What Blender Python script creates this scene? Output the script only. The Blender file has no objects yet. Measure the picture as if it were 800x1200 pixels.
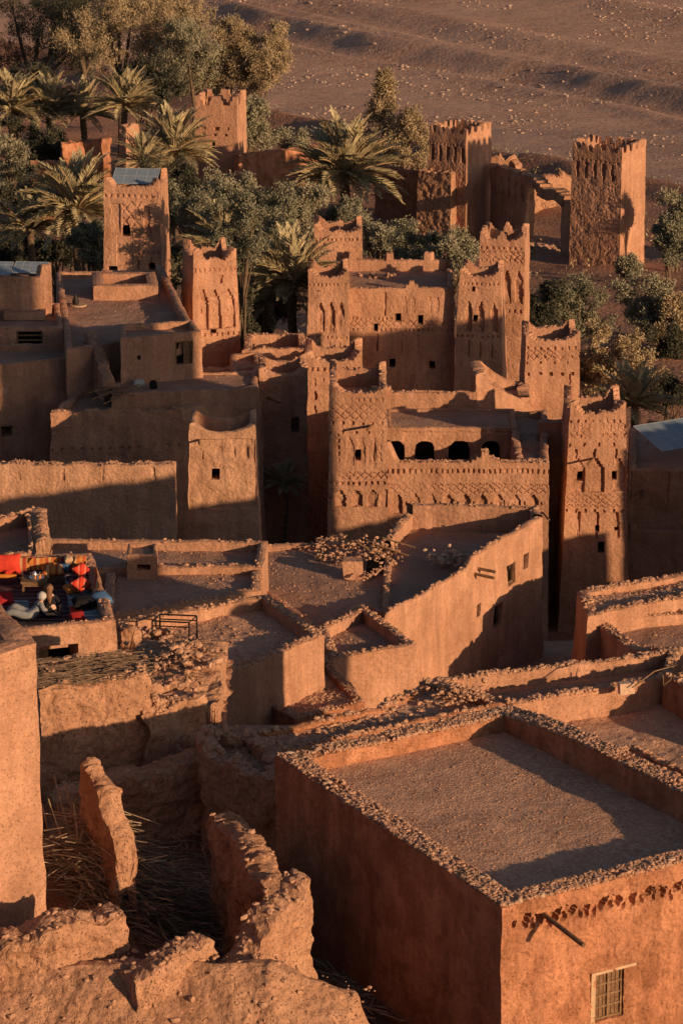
import bpy, math, random
import numpy as np
from mathutils import Vector, Matrix

random.seed(11)
RNG = np.random.default_rng(11)
R = math.radians
S = bpy.context.scene
COL = S.collection

# ------------------------------------------------------------------ camera, sky, sun, exposure
CZ, PITCH, F = 70.0, R(17.0), 4000.0
cam = bpy.data.cameras.new('camera'); cam.sensor_fit = 'VERTICAL'; cam.sensor_height = 36.0
cam.lens = 120.0; cam.clip_start = 1.0; cam.clip_end = 6000.0
co = bpy.data.objects.new('camera', cam); COL.objects.link(co)
co.location = (0, 0, CZ); co.rotation_euler = (R(90) - PITCH, 0, 0)
S.camera = co

SUN_EL, SUN_AZ = R(11.5), R(130)              # azimuth clockwise from +Y, towards the sun
sun_to = Vector((math.sin(SUN_AZ) * math.cos(SUN_EL), math.cos(SUN_AZ) * math.cos(SUN_EL), math.sin(SUN_EL)))
w = bpy.data.worlds.new('World'); S.world = w; w.use_nodes = True
nt = w.node_tree; bg = nt.nodes['Background']
sky = nt.nodes.new('ShaderNodeTexSky'); sky.sky_type = 'NISHITA'; sky.sun_disc = False
sky.sun_elevation = SUN_EL; sky.sun_rotation = SUN_AZ; sky.dust_density = 1.0; sky.air_density = 0.7
nt.links.new(sky.outputs[0], bg.inputs[0]); bg.inputs[1].default_value = 0.075
sl = bpy.data.lights.new('sun', 'SUN'); sl.energy = 5.0; sl.angle = R(0.5); sl.color = (1.0, 0.69, 0.41)
so = bpy.data.objects.new('sun', sl); COL.objects.link(so)
so.rotation_euler = (-sun_to).to_track_quat('-Z', 'Y').to_euler(); so.location = (60, -40, 120)
vs = S.view_settings; vs.view_transform = 'Standard'; vs.look = 'None'; vs.gamma = 1.0
vs.use_curve_mapping = False; vs.exposure = 0.22
S.render.engine = 'CYCLES'
S.cycles.max_bounces = 5; S.cycles.diffuse_bounces = 3

# ------------------------------------------------------------------ measuring
def ray(px, py):
    u, v = (px - 400) / F, -(py - 600) / F
    c, s = math.cos(PITCH), math.sin(PITCH)
    return np.array([u, c + v * s, -s + v * c])
def atz(px, py, z):
    d = ray(px, py); t = (z - CZ) / d[2]
    return np.array([d[0] * t, d[1] * t, z])
def aty(px, py, Y):
    d = ray(px, py); t = Y / d[1]
    return np.array([d[0] * t, Y, CZ + d[2] * t])
def xy(pts, z): return [atz(a, b, z)[:2] for a, b in pts]

# ------------------------------------------------------------------ noise
_perm = RNG.permutation(256); _perm = np.concatenate([_perm, _perm, _perm])
_grad = RNG.normal(size=(256, 3)); _grad /= np.linalg.norm(_grad, axis=1)[:, None]
def perlin(P):
    P = np.asarray(P, float); i = np.floor(P).astype(int); f = P - i; i &= 255
    u = f * f * f * (f * (f * 6 - 15) + 10)
    out = 0.0
    for dx in (0, 1):
        wx = u[:, 0] if dx else 1 - u[:, 0]
        for dy in (0, 1):
            wy = u[:, 1] if dy else 1 - u[:, 1]
            for dz in (0, 1):
                wz = u[:, 2] if dz else 1 - u[:, 2]
                h = _perm[_perm[_perm[i[:, 0] + dx] + i[:, 1] + dy] + i[:, 2] + dz] & 255
                g = _grad[h]
                out = out + wx * wy * wz * (g[:, 0] * (f[:, 0] - dx) + g[:, 1] * (f[:, 1] - dy) + g[:, 2] * (f[:, 2] - dz))
    return out
def fbm(P, octv=3, gain=.5):
    P = np.asarray(P, float); o = 0; a = 1.0
    for k in range(octv):
        o = o + a * perlin(P * (2.03 ** k) + 17.3 * k); a *= gain
    return o
def warp(P, amp, sc, octv=3):
    P = np.asarray(P, float)
    if amp == 0: return P
    n = np.stack([fbm(P / sc + o, octv) for o in (0.0, 31.7, 77.1)], 1)
    return P + amp * n * np.array([1, 1, .8])

# ------------------------------------------------------------------ mesh builder
class MB:
    def __init__(s): s.v = []; s.f = []; s.m = []; s.n = 0
    def add(s, V, Fc, mi=0):
        V = np.asarray(V, float).reshape(-1, 3); Fc = np.asarray(Fc, int)
        if len(Fc) == 0: return
        s.v.append(V); s.f.append(Fc + s.n); s.m.append(np.full(len(Fc), mi)); s.n += len(V)
    def grid(s, G, mi=0, flip=False):
        nu, nv = G.shape[:2]
        idx = np.arange(nu * nv).reshape(nu, nv)
        q = np.stack([idx[:-1, :-1], idx[1:, :-1], idx[1:, 1:], idx[:-1, 1:]], -1).reshape(-1, 4)
        if flip: q = q[:, ::-1]
        s.add(G.reshape(-1, 3), q, mi)
    def box(s, c, size, rot=0.0, mi=0, tilt=None):
        x, y, z = [a / 2 for a in size]
        V = np.array([[-x, -y, -z], [x, -y, -z], [x, y, -z], [-x, y, -z], [-x, -y, z], [x, -y, z], [x, y, z], [-x, y, z]])
        M = np.array(Matrix.Rotation(rot, 3, 'Z'))
        if tilt is not None: M = M @ np.array(Matrix.Rotation(tilt, 3, 'X'))
        s.add(V @ M.T + np.asarray(c), [[0, 3, 2, 1], [4, 5, 6, 7], [0, 1, 5, 4], [1, 2, 6, 5], [2, 3, 7, 6], [3, 0, 4, 7]], mi)
    def tube(s, pts, rad, n=8, mi=0, cap=True):
        pts = [np.asarray(p, float) for p in pts]; k = len(pts)
        rad = [rad] * k if np.isscalar(rad) else rad
        rings = []
        for i in range(k):
            t = pts[min(i + 1, k - 1)] - pts[max(i - 1, 0)]; t /= np.linalg.norm(t) + 1e-9
            a = np.cross(t, [0, 0, 1.0]) if abs(t[2]) < .95 else np.cross(t, [1.0, 0, 0])
            a /= np.linalg.norm(a); b = np.cross(t, a)
            th = np.linspace(0, 2 * np.pi, n, endpoint=False)
            rings.append(pts[i] + rad[i] * (np.outer(np.cos(th), a) + np.outer(np.sin(th), b)))
        V = np.concatenate(rings); q = []
        for i in range(k - 1):
            for j in range(n):
                j2 = (j + 1) % n
                q.append([i * n + j, (i + 1) * n + j, (i + 1) * n + j2, i * n + j2])
        s.add(V, q, mi)
        if cap:
            for r0, rev in ((rings[0], False), (rings[-1], True)):
                c = r0.mean(0); tri = [[j, (j + 1) % n, n] if not rev else [(j + 1) % n, j, n] for j in range(n)]
                s.add(np.vstack([r0, c]), tri, mi)
    def warp(s, amp, sc, octv=3): s.v = [warp(v, amp, sc, octv) for v in s.v]
    def mesh(s, name, org=(0, 0, 0), smooth=False):
        me = bpy.data.meshes.new(name)
        V = np.concatenate(s.v) - np.asarray(org)
        me.vertices.add(len(V)); me.vertices.foreach_set('co', V.ravel())
        tot = np.concatenate([np.full(len(f), f.shape[1]) for f in s.f])
        lo = np.concatenate([f.ravel() for f in s.f])
        st = np.concatenate([[0], np.cumsum(tot)[:-1]])
        me.loops.add(len(lo)); me.loops.foreach_set('vertex_index', lo)
        me.polygons.add(len(tot)); me.polygons.foreach_set('loop_start', st); me.polygons.foreach_set('loop_total', tot)
        me.polygons.foreach_set('material_index', np.concatenate(s.m))
        me.polygons.foreach_set('use_smooth', np.full(len(tot), smooth))
        me.update(calc_edges=True); return me

ORG = {}
def tagp(o, label=None, cat=None, group=None, kind=None):
    for k, v in (('label', label), ('category', cat), ('group', group), ('kind', kind)):
        if v: o[k] = v
def thing(name, label, cat, loc, group=None):
    o = bpy.data.objects.new(name, None); COL.objects.link(o); o.location = tuple(loc); o.empty_display_size = .3
    tagp(o, label, cat, group); ORG[o.name] = np.asarray(loc, float); return o
def part(name, mb, mats, parent=None, smooth=False, label=None, kind=None):
    org = ORG[parent.name] if parent else np.zeros(3)
    me = mb.mesh(name, org, smooth)
    for m in (mats if isinstance(mats, (list, tuple)) else [mats]): me.materials.append(M[m])
    o = bpy.data.objects.new(name, me); COL.objects.link(o)
    if parent: o.parent = parent
    ORG[o.name] = org
    tagp(o, label, None, None, kind); return o
def solo(name, mb, mats, label, cat, loc=None, smooth=False, group=None, kind=None):
    loc = np.concatenate(mb.v).mean(0) if loc is None else np.asarray(loc, float)
    me = mb.mesh(name, loc, smooth)
    for m in (mats if isinstance(mats, (list, tuple)) else [mats]): me.materials.append(M[m])
    o = bpy.data.objects.new(name, me); COL.objects.link(o); o.location = tuple(loc)
    ORG[o.name] = loc; tagp(o, label, cat, group, kind); return o

# ------------------------------------------------------------------ materials
M = {}
def newmat(name, rough=.95, spec=.15):
    m = bpy.data.materials.new(name); m.use_nodes = True
    b = m.node_tree.nodes['Principled BSDF']; b.inputs['Roughness'].default_value = rough
    b.inputs['Specular IOR Level'].default_value = spec
    M[name] = m; return m, m.node_tree, b
def node(nt, t, **k):
    n = nt.nodes.new(t)
    for a, v in k.items():
        if hasattr(n, a): setattr(n, a, v)
        else: n.inputs[a.replace('_', ' ')].default_value = v
    return n
def ramp(nt, src, stops):
    r = nt.nodes.new('ShaderNodeValToRGB'); e = r.color_ramp.elements
    while len(e) < len(stops): e.new(.5)
    for el, (p, c) in zip(e, stops): el.position = p; el.color = (*c, 1)
    nt.links.new(src, r.inputs[0]); return r.outputs[0]
def earth(name, c1, c2, c3=None, big=.5, fine=14, peb=0, bump=.02, streak=.0, speck=.25, pits=0, patch=0):
    m, nt, b = newmat(name)
    g = nt.nodes.new('ShaderNodeNewGeometry'); L = nt.links.new; pos = g.outputs['Position']
    n1 = node(nt, 'ShaderNodeTexNoise', Scale=big, Detail=6.0, Roughness=.65); L(pos, n1.inputs['Vector'])
    col = ramp(nt, n1.outputs[0], [(.3, c1), (.7, c2)])
    n2 = node(nt, 'ShaderNodeTexNoise', Scale=fine, Detail=5.0, Roughness=.7); L(pos, n2.inputs['Vector'])
    mx = node(nt, 'ShaderNodeMix', data_type='RGBA', blend_type='OVERLAY'); mx.inputs[0].default_value = speck
    L(col, mx.inputs[6]); L(n2.outputs['Color'], mx.inputs[7])
    r2 = ramp(nt, n2.outputs[0], [(.25, (.25, .25, .25)), (.75, (.75, .75, .75))]); L(r2, mx.inputs[7])
    out = mx.outputs[2]
    if streak:
        mp = node(nt, 'ShaderNodeMapping'); mp.inputs['Scale'].default_value = (2.6, 2.6, .28); L(pos, mp.inputs[0])
        n3 = node(nt, 'ShaderNodeTexNoise', Scale=1.0, Detail=5.0, Roughness=.6); L(mp.outputs[0], n3.inputs['Vector'])
        rr = ramp(nt, n3.outputs[0], [(.35, (.30, .30, .30)), (.68, (.68, .68, .68))])
        m2 = node(nt, 'ShaderNodeMix', data_type='RGBA', blend_type='OVERLAY'); m2.inputs[0].default_value = streak
        L(out, m2.inputs[6]); L(rr, m2.inputs[7]); out = m2.outputs[2]
    if patch:                                # repairs and damp stains with a shape of their own
        n4 = node(nt, 'ShaderNodeTexNoise', Scale=big * 1.7, Detail=7.0, Roughness=.62, Distortion=.6); L(pos, n4.inputs['Vector'])
        rp = ramp(nt, n4.outputs[0], [(.44, (0, 0, 0)), (.56, (1, 1, 1))])
        m4 = node(nt, 'ShaderNodeMix', data_type='RGBA', blend_type='MULTIPLY'); ml4 = node(nt, 'ShaderNodeMath', operation='MULTIPLY'); L(rp, ml4.inputs[0]); ml4.inputs[1].default_value = patch
        L(ml4.outputs[0], m4.inputs[0]); L(out, m4.inputs[6]); m4.inputs[7].default_value = (.70, .66, .62, 1); out = m4.outputs[2]
    h = n2.outputs[0]
    if peb:
        v = node(nt, 'ShaderNodeTexVoronoi', Scale=peb); L(pos, v.inputs['Vector'])
        if c3:
            rc = ramp(nt, v.outputs['Color'], [(.55, (0, 0, 0)), (.75, (1, 1, 1))])
            m3 = node(nt, 'ShaderNodeMix', data_type='RGBA'); L(rc, m3.inputs[0])
            L(out, m3.inputs[6]); m3.inputs[7].default_value = (*c3, 1); out = m3.outputs[2]
        ad = node(nt, 'ShaderNodeMath', operation='SUBTRACT'); L(n2.outputs[0], ad.inputs[0])
        ml = node(nt, 'ShaderNodeMath', operation='MULTIPLY'); L(v.outputs['Distance'], ml.inputs[0]); ml.inputs[1].default_value = .7
        L(ml.outputs[0], ad.inputs[1]); h = ad.outputs[0]
    if pits:
        np_ = node(nt, 'ShaderNodeTexNoise', Scale=fine * 2.6, Detail=3.0, Roughness=.6); L(pos, np_.inputs['Vector'])
        pr = node(nt, 'ShaderNodeMapRange'); pr.inputs[1].default_value = .60; pr.inputs[2].default_value = .72; L(np_.outputs[0], pr.inputs[0])
        pm = node(nt, 'ShaderNodeMath', operation='MULTIPLY'); L(pr.outputs[0], pm.inputs[0]); pm.inputs[1].default_value = pits * 22
        ps = node(nt, 'ShaderNodeMath', operation='SUBTRACT'); L(h, ps.inputs[0]); L(pm.outputs[0], ps.inputs[1]); h = ps.outputs[0]
    bp = node(nt, 'ShaderNodeBump', Strength=1.0, Distance=bump); L(h, bp.inputs['Height']); L(bp.outputs[0], b.inputs['Normal'])
    L(out, b.inputs['Base Color']); return m
def plain(name, c, rough=.8, spec=.2, var=.25, sc=6.0, metal=0):
    m, nt, b = newmat(name, rough, spec); L = nt.links.new
    tc = nt.nodes.new('ShaderNodeTexCoord')
    n = node(nt, 'ShaderNodeTexNoise', Scale=sc, Detail=4.0); L(tc.outputs['Object'], n.inputs['Vector'])
    c0 = tuple(x * (1 - var) for x in c); c1 = tuple(min(1, x * (1 + var)) for x in c)
    L(ramp(nt, n.outputs[0], [(.3, c0), (.7, c1)]), b.inputs['Base Color']); b.inputs['Metallic'].default_value = metal
    return m
def leafmat(name, c, var=.35, trans=.25):
    m, nt, b = newmat(name, .7, .15); L = nt.links.new
    g = nt.nodes.new('ShaderNodeNewGeometry')
    n = node(nt, 'ShaderNodeTexNoise', Scale=.9, Detail=3.0); L(g.outputs['Position'], n.inputs['Vector'])
    ad = node(nt, 'ShaderNodeMath', operation='ADD'); L(n.outputs[0], ad.inputs[0])
    ml = node(nt, 'ShaderNodeMath', operation='MULTIPLY'); L(g.outputs['Random Per Island'], ml.inputs[0]); ml.inputs[1].default_value = .5
    L(ml.outputs[0], ad.inputs[1])
    c0 = tuple(x * (1 - var) for x in c); c1 = tuple(x * (1 + var) for x in c)
    L(ramp(nt, ad.outputs[0], [(.45, c0), (1.0, c1)]), b.inputs['Base Color'])
    b.inputs['Transmission Weight'].default_value = 0
    return m
def stripes(name, cols, sc, axis=0, rough=.95):
    m, nt, b = newmat(name, rough, .05); L = nt.links.new
    tc = nt.nodes.new('ShaderNodeTexCoord'); sp = nt.nodes.new('ShaderNodeSeparateXYZ'); L(tc.outputs['Object'], sp.inputs[0])
    ml = node(nt, 'ShaderNodeMath', operation='MULTIPLY'); L(sp.outputs[axis], ml.inputs[0]); ml.inputs[1].default_value = sc
    fr = node(nt, 'ShaderNodeMath', operation='FRACT'); L(ml.outputs[0], fr.inputs[0])
    k = len(cols); r = ramp(nt, fr.outputs[0], [(i / k, c) for i, c in enumerate(cols)])
    for n_ in nt.nodes:
        if n_.type == 'VALTORGB': n_.color_ramp.interpolation = 'CONSTANT'
    L(r, b.inputs['Base Color']); return m

earth('adobe_red', (.37, .15, .078), (.50, .225, .122), big=.9, fine=15, peb=11, bump=.032, streak=.5, speck=.5, pits=.035, patch=.85)
earth('adobe', (.385, .19, .112), (.505, .265, .165), big=.6, fine=11, peb=7, bump=.03, streak=.42, speck=.42, pits=.03, patch=.4)
earth('adobe_pale', (.42, .22, .13), (.53, .295, .185), big=.7, fine=12, peb=9, bump=.03, streak=.4, speck=.42, pits=.03, patch=.4)
earth('adobe_rough', (.35, .172, .098), (.49, .26, .155), big=1.3, fine=9, peb=6, bump=.05, streak=.2, speck=.5, pits=.05, patch=.4)
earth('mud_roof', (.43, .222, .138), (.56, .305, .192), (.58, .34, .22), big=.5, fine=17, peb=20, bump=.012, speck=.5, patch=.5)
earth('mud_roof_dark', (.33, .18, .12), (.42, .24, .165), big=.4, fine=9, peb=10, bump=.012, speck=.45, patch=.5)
earth('rubble', (.36, .185, .11), (.50, .28, .175), big=6, fine=20, bump=.02, speck=.5)
earth('rubble_pale', (.42, .26, .17), (.55, .36, .25), big=6, fine=20, bump=.02, speck=.5)
earth('soil', (.32, .145, .082), (.38, .195, .12), big=.25, fine=3, peb=3.5, bump=.08, speck=.5, patch=.3)
earth('gravel', (.38, .195, .122), (.55, .32, .215), (.50, .31, .21), big=.045, fine=1.3, peb=2.6, bump=.035, speck=.7, patch=.4)
earth('stone_river', (.36, .235, .17), (.48, .335, .25), big=1.5, fine=5, bump=.04)
plain('dark', (.014, .010, .008), .95, .0, .2)  # near-black that paints the shade inside openings
plain('wood', (.17, .092, .05), .85, .1, .35, 12)
plain('wood_pale', (.20, .115, .06), .85, .1, .3, 14)
plain('plaster', (.45, .29, .175), .9, .1, .12, 9)
plain('reed', (.42, .29, .18), .9, .1, .45, 5)
plain('reed_dark', (.22, .14, .09), .9, .1, .4, 5)
plain('iron', (.02, .016, .015), .6, .3, .3, metal=.3)
plain('steel', (.32, .31, .30), .45, .5, .1, metal=.8)
plain('solar', (.20, .235, .27), .35, .5, .1, 2)
plain('solar_line', (.40, .42, .43), .5, .4, .1)
plain('white', (.42, .37, .33), .8, .2, .1)
plain('grey_cloth', (.22, .215, .21), .9, .1, .15)
plain('black_cloth', (.014, .012, .014), .9, .1, .3)
plain('blue_cloth', (.05, .10, .19), .9, .1, .3)
plain('red_cloth', (.52, .045, .025), .9, .1, .2)
plain('crimson_cloth', (.30, .02, .02), .9, .1, .25)
plain('orange_cloth', (.55, .18, .03), .9, .1, .2)
plain('skin', (.50, .29, .20), .6, .3, .06)
plain('hair', (.16, .07, .03), .6, .3, .3)
plain('silver', (.65, .62, .58), .25, .6, .05, metal=.9)
stripes('rug_red', [(.32, .05, .03), (.42, .18, .06), (.20, .03, .03), (.46, .26, .12)], 2.6)
stripes('rug_orange', [(.52, .20, .05), (.36, .08, .03), (.56, .30, .12), (.44, .13, .04)], 3.2)
stripes('rug_plum', [(.09, .03, .035), (.16, .06, .06), (.06, .03, .04), (.22, .15, .13)], 3.0, 1)
stripes('rug_grey', [(.22, .25, .26), (.10, .12, .13), (.34, .33, .31), (.16, .19, .21)], 3.4, 1)
stripes('cushion_stripe', [(.56, .05, .025), (.56, .05, .025), (.60, .17, .10), (.40, .03, .02)], 6.5, 0)
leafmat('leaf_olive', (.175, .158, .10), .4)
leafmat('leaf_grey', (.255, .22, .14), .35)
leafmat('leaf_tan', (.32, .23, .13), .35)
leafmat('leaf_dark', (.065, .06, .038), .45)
leafmat('leaf_palm', (.36, .29, .165), .4)
leafmat('leaf_palm_dry', (.40, .265, .14), .4)
plain('bark', (.13, .085, .055), .95, .05, .35, 7)

# ------------------------------------------------------------------ small builders
_t = (1 + 5 ** .5) / 2
ICO_V = np.array([[-1, _t, 0], [1, _t, 0], [-1, -_t, 0], [1, -_t, 0], [0, -1, _t], [0, 1, _t], [0, -1, -_t], [0, 1, -_t], [_t, 0, -1], [_t, 0, 1], [-_t, 0, -1], [-_t, 0, 1]]) / (1 + _t * _t) ** .5
ICO_F = np.array([[0, 11, 5], [0, 5, 1], [0, 1, 7], [0, 7, 10], [0, 10, 11], [1, 5, 9], [5, 11, 4], [11, 10, 2], [10, 7, 6], [7, 1, 8], [3, 9, 4], [3, 4, 2], [3, 2, 6], [3, 6, 8], [3, 8, 9], [4, 9, 5], [2, 4, 11], [6, 2, 10], [8, 6, 7], [9, 8, 1]])
def rocks(mb, C, rad, mi=0, flat=.75):
    C = np.asarray(C, float).reshape(-1, 3); n = len(C)
    if n == 0: return
    rad = np.broadcast_to(rad, (n,))
    V = np.tile(ICO_V, (n, 1, 1)) * RNG.uniform(.72, 1.15, (n, 12, 1))
    sc = np.stack([RNG.uniform(.75, 1.35, n), RNG.uniform(.6, 1.0, n), RNG.uniform(.45, .85, n) * flat / .75], 1)
    V = V * sc[:, None, :] * rad[:, None, None]
    a = RNG.uniform(0, 6.28, n); ca, sa = np.cos(a), np.sin(a)
    x = V[:, :, 0] * ca[:, None] - V[:, :, 1] * sa[:, None]; y = V[:, :, 0] * sa[:, None] + V[:, :, 1] * ca[:, None]
    V = np.stack([x, y, V[:, :, 2]], -1) + C[:, None, :]
    Fc = (ICO_F[None] + 12 * np.arange(n)[:, None, None]).reshape(-1, 3)
    mb.add(V.reshape(-1, 3), Fc, mi)

def offset(poly, d):                      # + = outward for a counter-clockwise polygon
    P = [np.asarray(p, float) for p in poly]; n = len(P); out = []
    for i in range(n):
        a, b, c = P[i - 1], P[i], P[(i + 1) % n]
        e1 = (b - a) / np.linalg.norm(b - a); e2 = (c - b) / np.linalg.norm(c - b)
        n1 = np.array([e1[1], -e1[0]]); n2 = np.array([e2[1], -e2[0]])
        k = 1 + n1 @ n2
        out.append(b + d * (n1 + n2) / max(k, .35))
    return out

# relief patterns: functions of metres (u from the left, v down from the top)
def r_rect(u, v, u0, u1, v0, v1, d): return d * ((u > u0) & (u < u1) & (v > v0) & (v < v1))
def r_dent(u, v, v0, h, p, wd, d, off=0.): return d * ((((u - off) % p) < wd) & (v > v0) & (v < v0 + h))
def r_tooth(u, v, v0, h, p, d):
    a = np.abs(((u / p) % 1) - .5); k = (v - v0) / h
    return d * ((k > 0) & (k < 1) & (a < .40 * (1 - k)))
def r_diam(u, v, v0, v1, p, q, t, d):
    a = np.abs(((u / p) % 1) - .5) + np.abs((((v - v0) / q) % 1) - .5)
    return d * ((np.abs(a - .5) < t) & (v > v0) & (v < v1))
def r_zig(u, v, vc, amp, p, t, d):
    return d * (np.abs(v - vc - amp * (np.abs(((u / p) % 1) - .5) * 4 - 1)) < t)
def r_niche(u, v, uc, v0, v1, wd, d):
    k = (v - v0) / (v1 - v0); hw = np.where(k < .09, .12, np.where(k < .18, .26, np.where(k < .27, .38, .5))) * wd
    return d * ((np.abs(u - uc) < hw) & (k > 0) & (k < 1))
def mx(*a):
    o = a[0]
    for b in a[1:]: o = np.maximum(o, b)
    return o

def kasbah_relief(sc=1.0, slits=True, seed=0, nn=3):
    def f(u, v, W, H):
        d = .07 * sc
        p = W / max(6, round(W / (.27 * sc)))
        o = mx(r_dent(u, v, .16 * sc, .15 * sc, p, p * .45, d),
               r_diam(u, v, .42 * sc, 1.02 * sc, p * 1.5, .3 * sc, .13, d * .55),
               r_dent(u, v, 1.12 * sc, .13 * sc, p * 1.5, p * .45, d * 1.4, .07),
               r_zig(u, v, 1.45 * sc, .07 * sc, p, .035 * sc, d * .6))
        for k in range(nn):
            uc = W * (k + .5) / nn + .02
            o = mx(o, r_niche(u, v, uc, 1.6 * sc, 2.95 * sc, W / nn * .56, .17 * sc),
                   r_rect(u, v, uc - .3 * W / nn * .56, uc - .12 * W / nn * .56, 2.25 * sc, 2.75 * sc, .24 * sc))
            if slits: o = mx(o, r_rect(u, v, uc - .05, uc + .045, 3.62 * sc, 4.5 * sc, .14))
        o = mx(o, r_zig(u, v, 3.18 * sc, .08 * sc, p, .035 * sc, d * .6), r_dent(u, v, 3.36 * sc, .12 * sc, p, p * .4, d * 1.2))
        return o
    return f

# crowns: height of the parapet above its foot, along a side
def c_plain(h=.3, n=.05):
    return lambda i, t, W, P: h + n * fbm(P / .7, 3)
def c_horn(h=.18, horn=.55, mid=.3, sag=.0):
    horn = horn * .82
    def f(i, t, W, P):
        c = np.minimum(t, W - t)
        o = h + horn * np.where(c < .13, 1.0, np.where(c < .26, .66, np.where(c < .40, .36, np.where(c < .55, .15, 0))))
        m = np.abs(t - W / 2)
        if mid: o = o + mid * np.where(m < .13, 1.0, np.where(m < .27, .55, 0))
        return np.maximum(.05, o + .16 * fbm(P / .3, 3))
    return f
def c_sag(h=.25, dip=.35):
    def f(i, t, W, P):
        k = np.abs(2 * t / W - 1); return np.maximum(.05, h + dip * k ** 2.5 + .06 * fbm(P / .5, 3))
    return f
def c_cren(h=.35, ch=.55, p=.95, ruin=.25):
    def f(i, t, W, P):
        n = max(2, round(W / p)); ph = (t / W * n) % 1
        o = h + ch * np.where(np.abs(ph - .5) > .27, 1.0, np.where(np.abs(ph - .5) > .17, .5, 0))
        return np.maximum(.05, o + ruin * fbm(P / .8, 3))
    return f

class Side:
    def __init__(s, a, b, a2, b2, z1, z0):
        s.A, s.B = np.array([*a, z1]), np.array([*b, z1]); s.A2, s.B2 = np.array([*a2, z0]), np.array([*b2, z0])
        s.W = np.linalg.norm(s.B - s.A); s.H = z1 - z0
        n = np.cross(s.B - s.A, s.A - s.A2); s.n = n / np.linalg.norm(n)
    def pt(s, u, v, d=0):
        a, b = u / s.W, v / s.H
        return (s.A * (1 - a) + s.B * a) * (1 - b) + (s.A2 * (1 - a) + s.B2 * a) * b - s.n * d
    def hit(s, px, py):
        o = np.array([0, 0, CZ]); d = ray(px, py)
        t = ((s.A - o) @ s.n) / (d @ s.n); P = o + d * t
        v = s.A[2] - P[2]; b = v / s.H
        L0 = s.A * (1 - b) + s.A2 * b; R0 = s.B * (1 - b) + s.B2 * b
        a = ((P - L0) @ (R0 - L0)) / ((R0 - L0) @ (R0 - L0))
        return a * s.W, v

def window_part(root, sd, u0, u1, v0, v1, style, depth):
    mb = MB()
    P = lambda u, v, d: sd.pt(u, v, d)
    def slab(a0, a1, b0, b1, d0, d1, mi):      # a box in the wall's own frame, d0 nearer the outside
        V = [P(a0, b1, d0), P(a1, b1, d0), P(a1, b0, d0), P(a0, b0, d0), P(a0, b1, d1), P(a1, b1, d1), P(a1, b0, d1), P(a0, b0, d1)]
        m2.add(V, [[0, 1, 2, 3], [5, 4, 7, 6], [1, 5, 6, 2], [4, 0, 3, 7], [3, 2, 6, 7], [4, 5, 1, 0]], mi)
    m2 = mb
    e = .03
    if style == 'shutter':
        W = (u1 - u0)
        slab(u0 - e, u1 + e, v0 - e, v1 + e, depth * .60, depth + .03, 0)
        win = part('window', mb, ['wood'], root)
        m2 = MB()
        for a in (u0, (u0 + u1) / 2 - .02, u1 - .04): slab(a, a + .04, v0, v1, depth * .35, depth * .59, 0)
        for k in range(5):
            b = v0 + (v1 - v0 - .035) * k / 4; slab(u0 + .041, u1 - .041, b, b + .035, depth * .42, depth * .59, 0)
        nb = 6
        for k in range(nb):
            a = u0 + .045 + (W - .09) * k / nb; slab(a, a + .012, v0 + .04, v1 - .04, depth * .50, depth * .59, 0)
        part('shutter_frame', m2, ['wood_pale'], win)
        m2 = MB()
        slab(u0 - .10, u1 + .26, v0 - .06, v0 - .005, -.022, .05, 0); slab(u0 - .10, u0 - .005, v0, v1 + .03, -.012, .06, 0)
        part('plaster_surround', m2, ['plaster'], win)
        return win
    if style == 'door':
        slab(u0 - e, u1 + e, v0 - e, v1, depth - .02, depth + .03, 0)
        d = part('door', mb, ['dark'], root)
        m2 = MB()
        slab(u0, u0 + .07, v0, v1, depth * .3, depth * .6, 0); slab(u1 - .07, u1, v0, v1, depth * .3, depth * .6, 0)
        slab(u0 + .071, u1 - .071, v0, v0 + .07, depth * .3, depth * .6, 0)
        slab((u0 + u1) / 2, u1 - .071, v0 + .071, v1, depth * .5, depth * .58, 0)
        part('door_frame', m2, ['wood'], d); return d
    slab(u0 - e, u1 + e, v0 - e, v1 + e, depth - .02, depth + .03, 0)
    wdw = part('window', mb, ['dark'], root)
    if style in ('bars', 'frame'):
        m2 = MB()
        t = min(.05, (u1 - u0) * .12)
        slab(u0, u0 + t, v0, v1, depth * .4, depth * .7, 0); slab(u1 - t, u1, v0, v1, depth * .4, depth * .7, 0)
        slab(u0 + t, u1 - t, v0, v0 + t, depth * .4, depth * .7, 0); slab(u0 + t, u1 - t, v1 - t, v1, depth * .4, depth * .7, 0)
        if style == 'bars':
            for k in (1, 2): b = v0 + (v1 - v0) * k / 3; slab(u0 + t, u1 - t, b - .03, b + .03, depth * .45, depth * .65, 0)
        part('window_frame', m2, ['wood' if style == 'frame' else 'wood_pale'], wdw)
    return wdw

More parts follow.
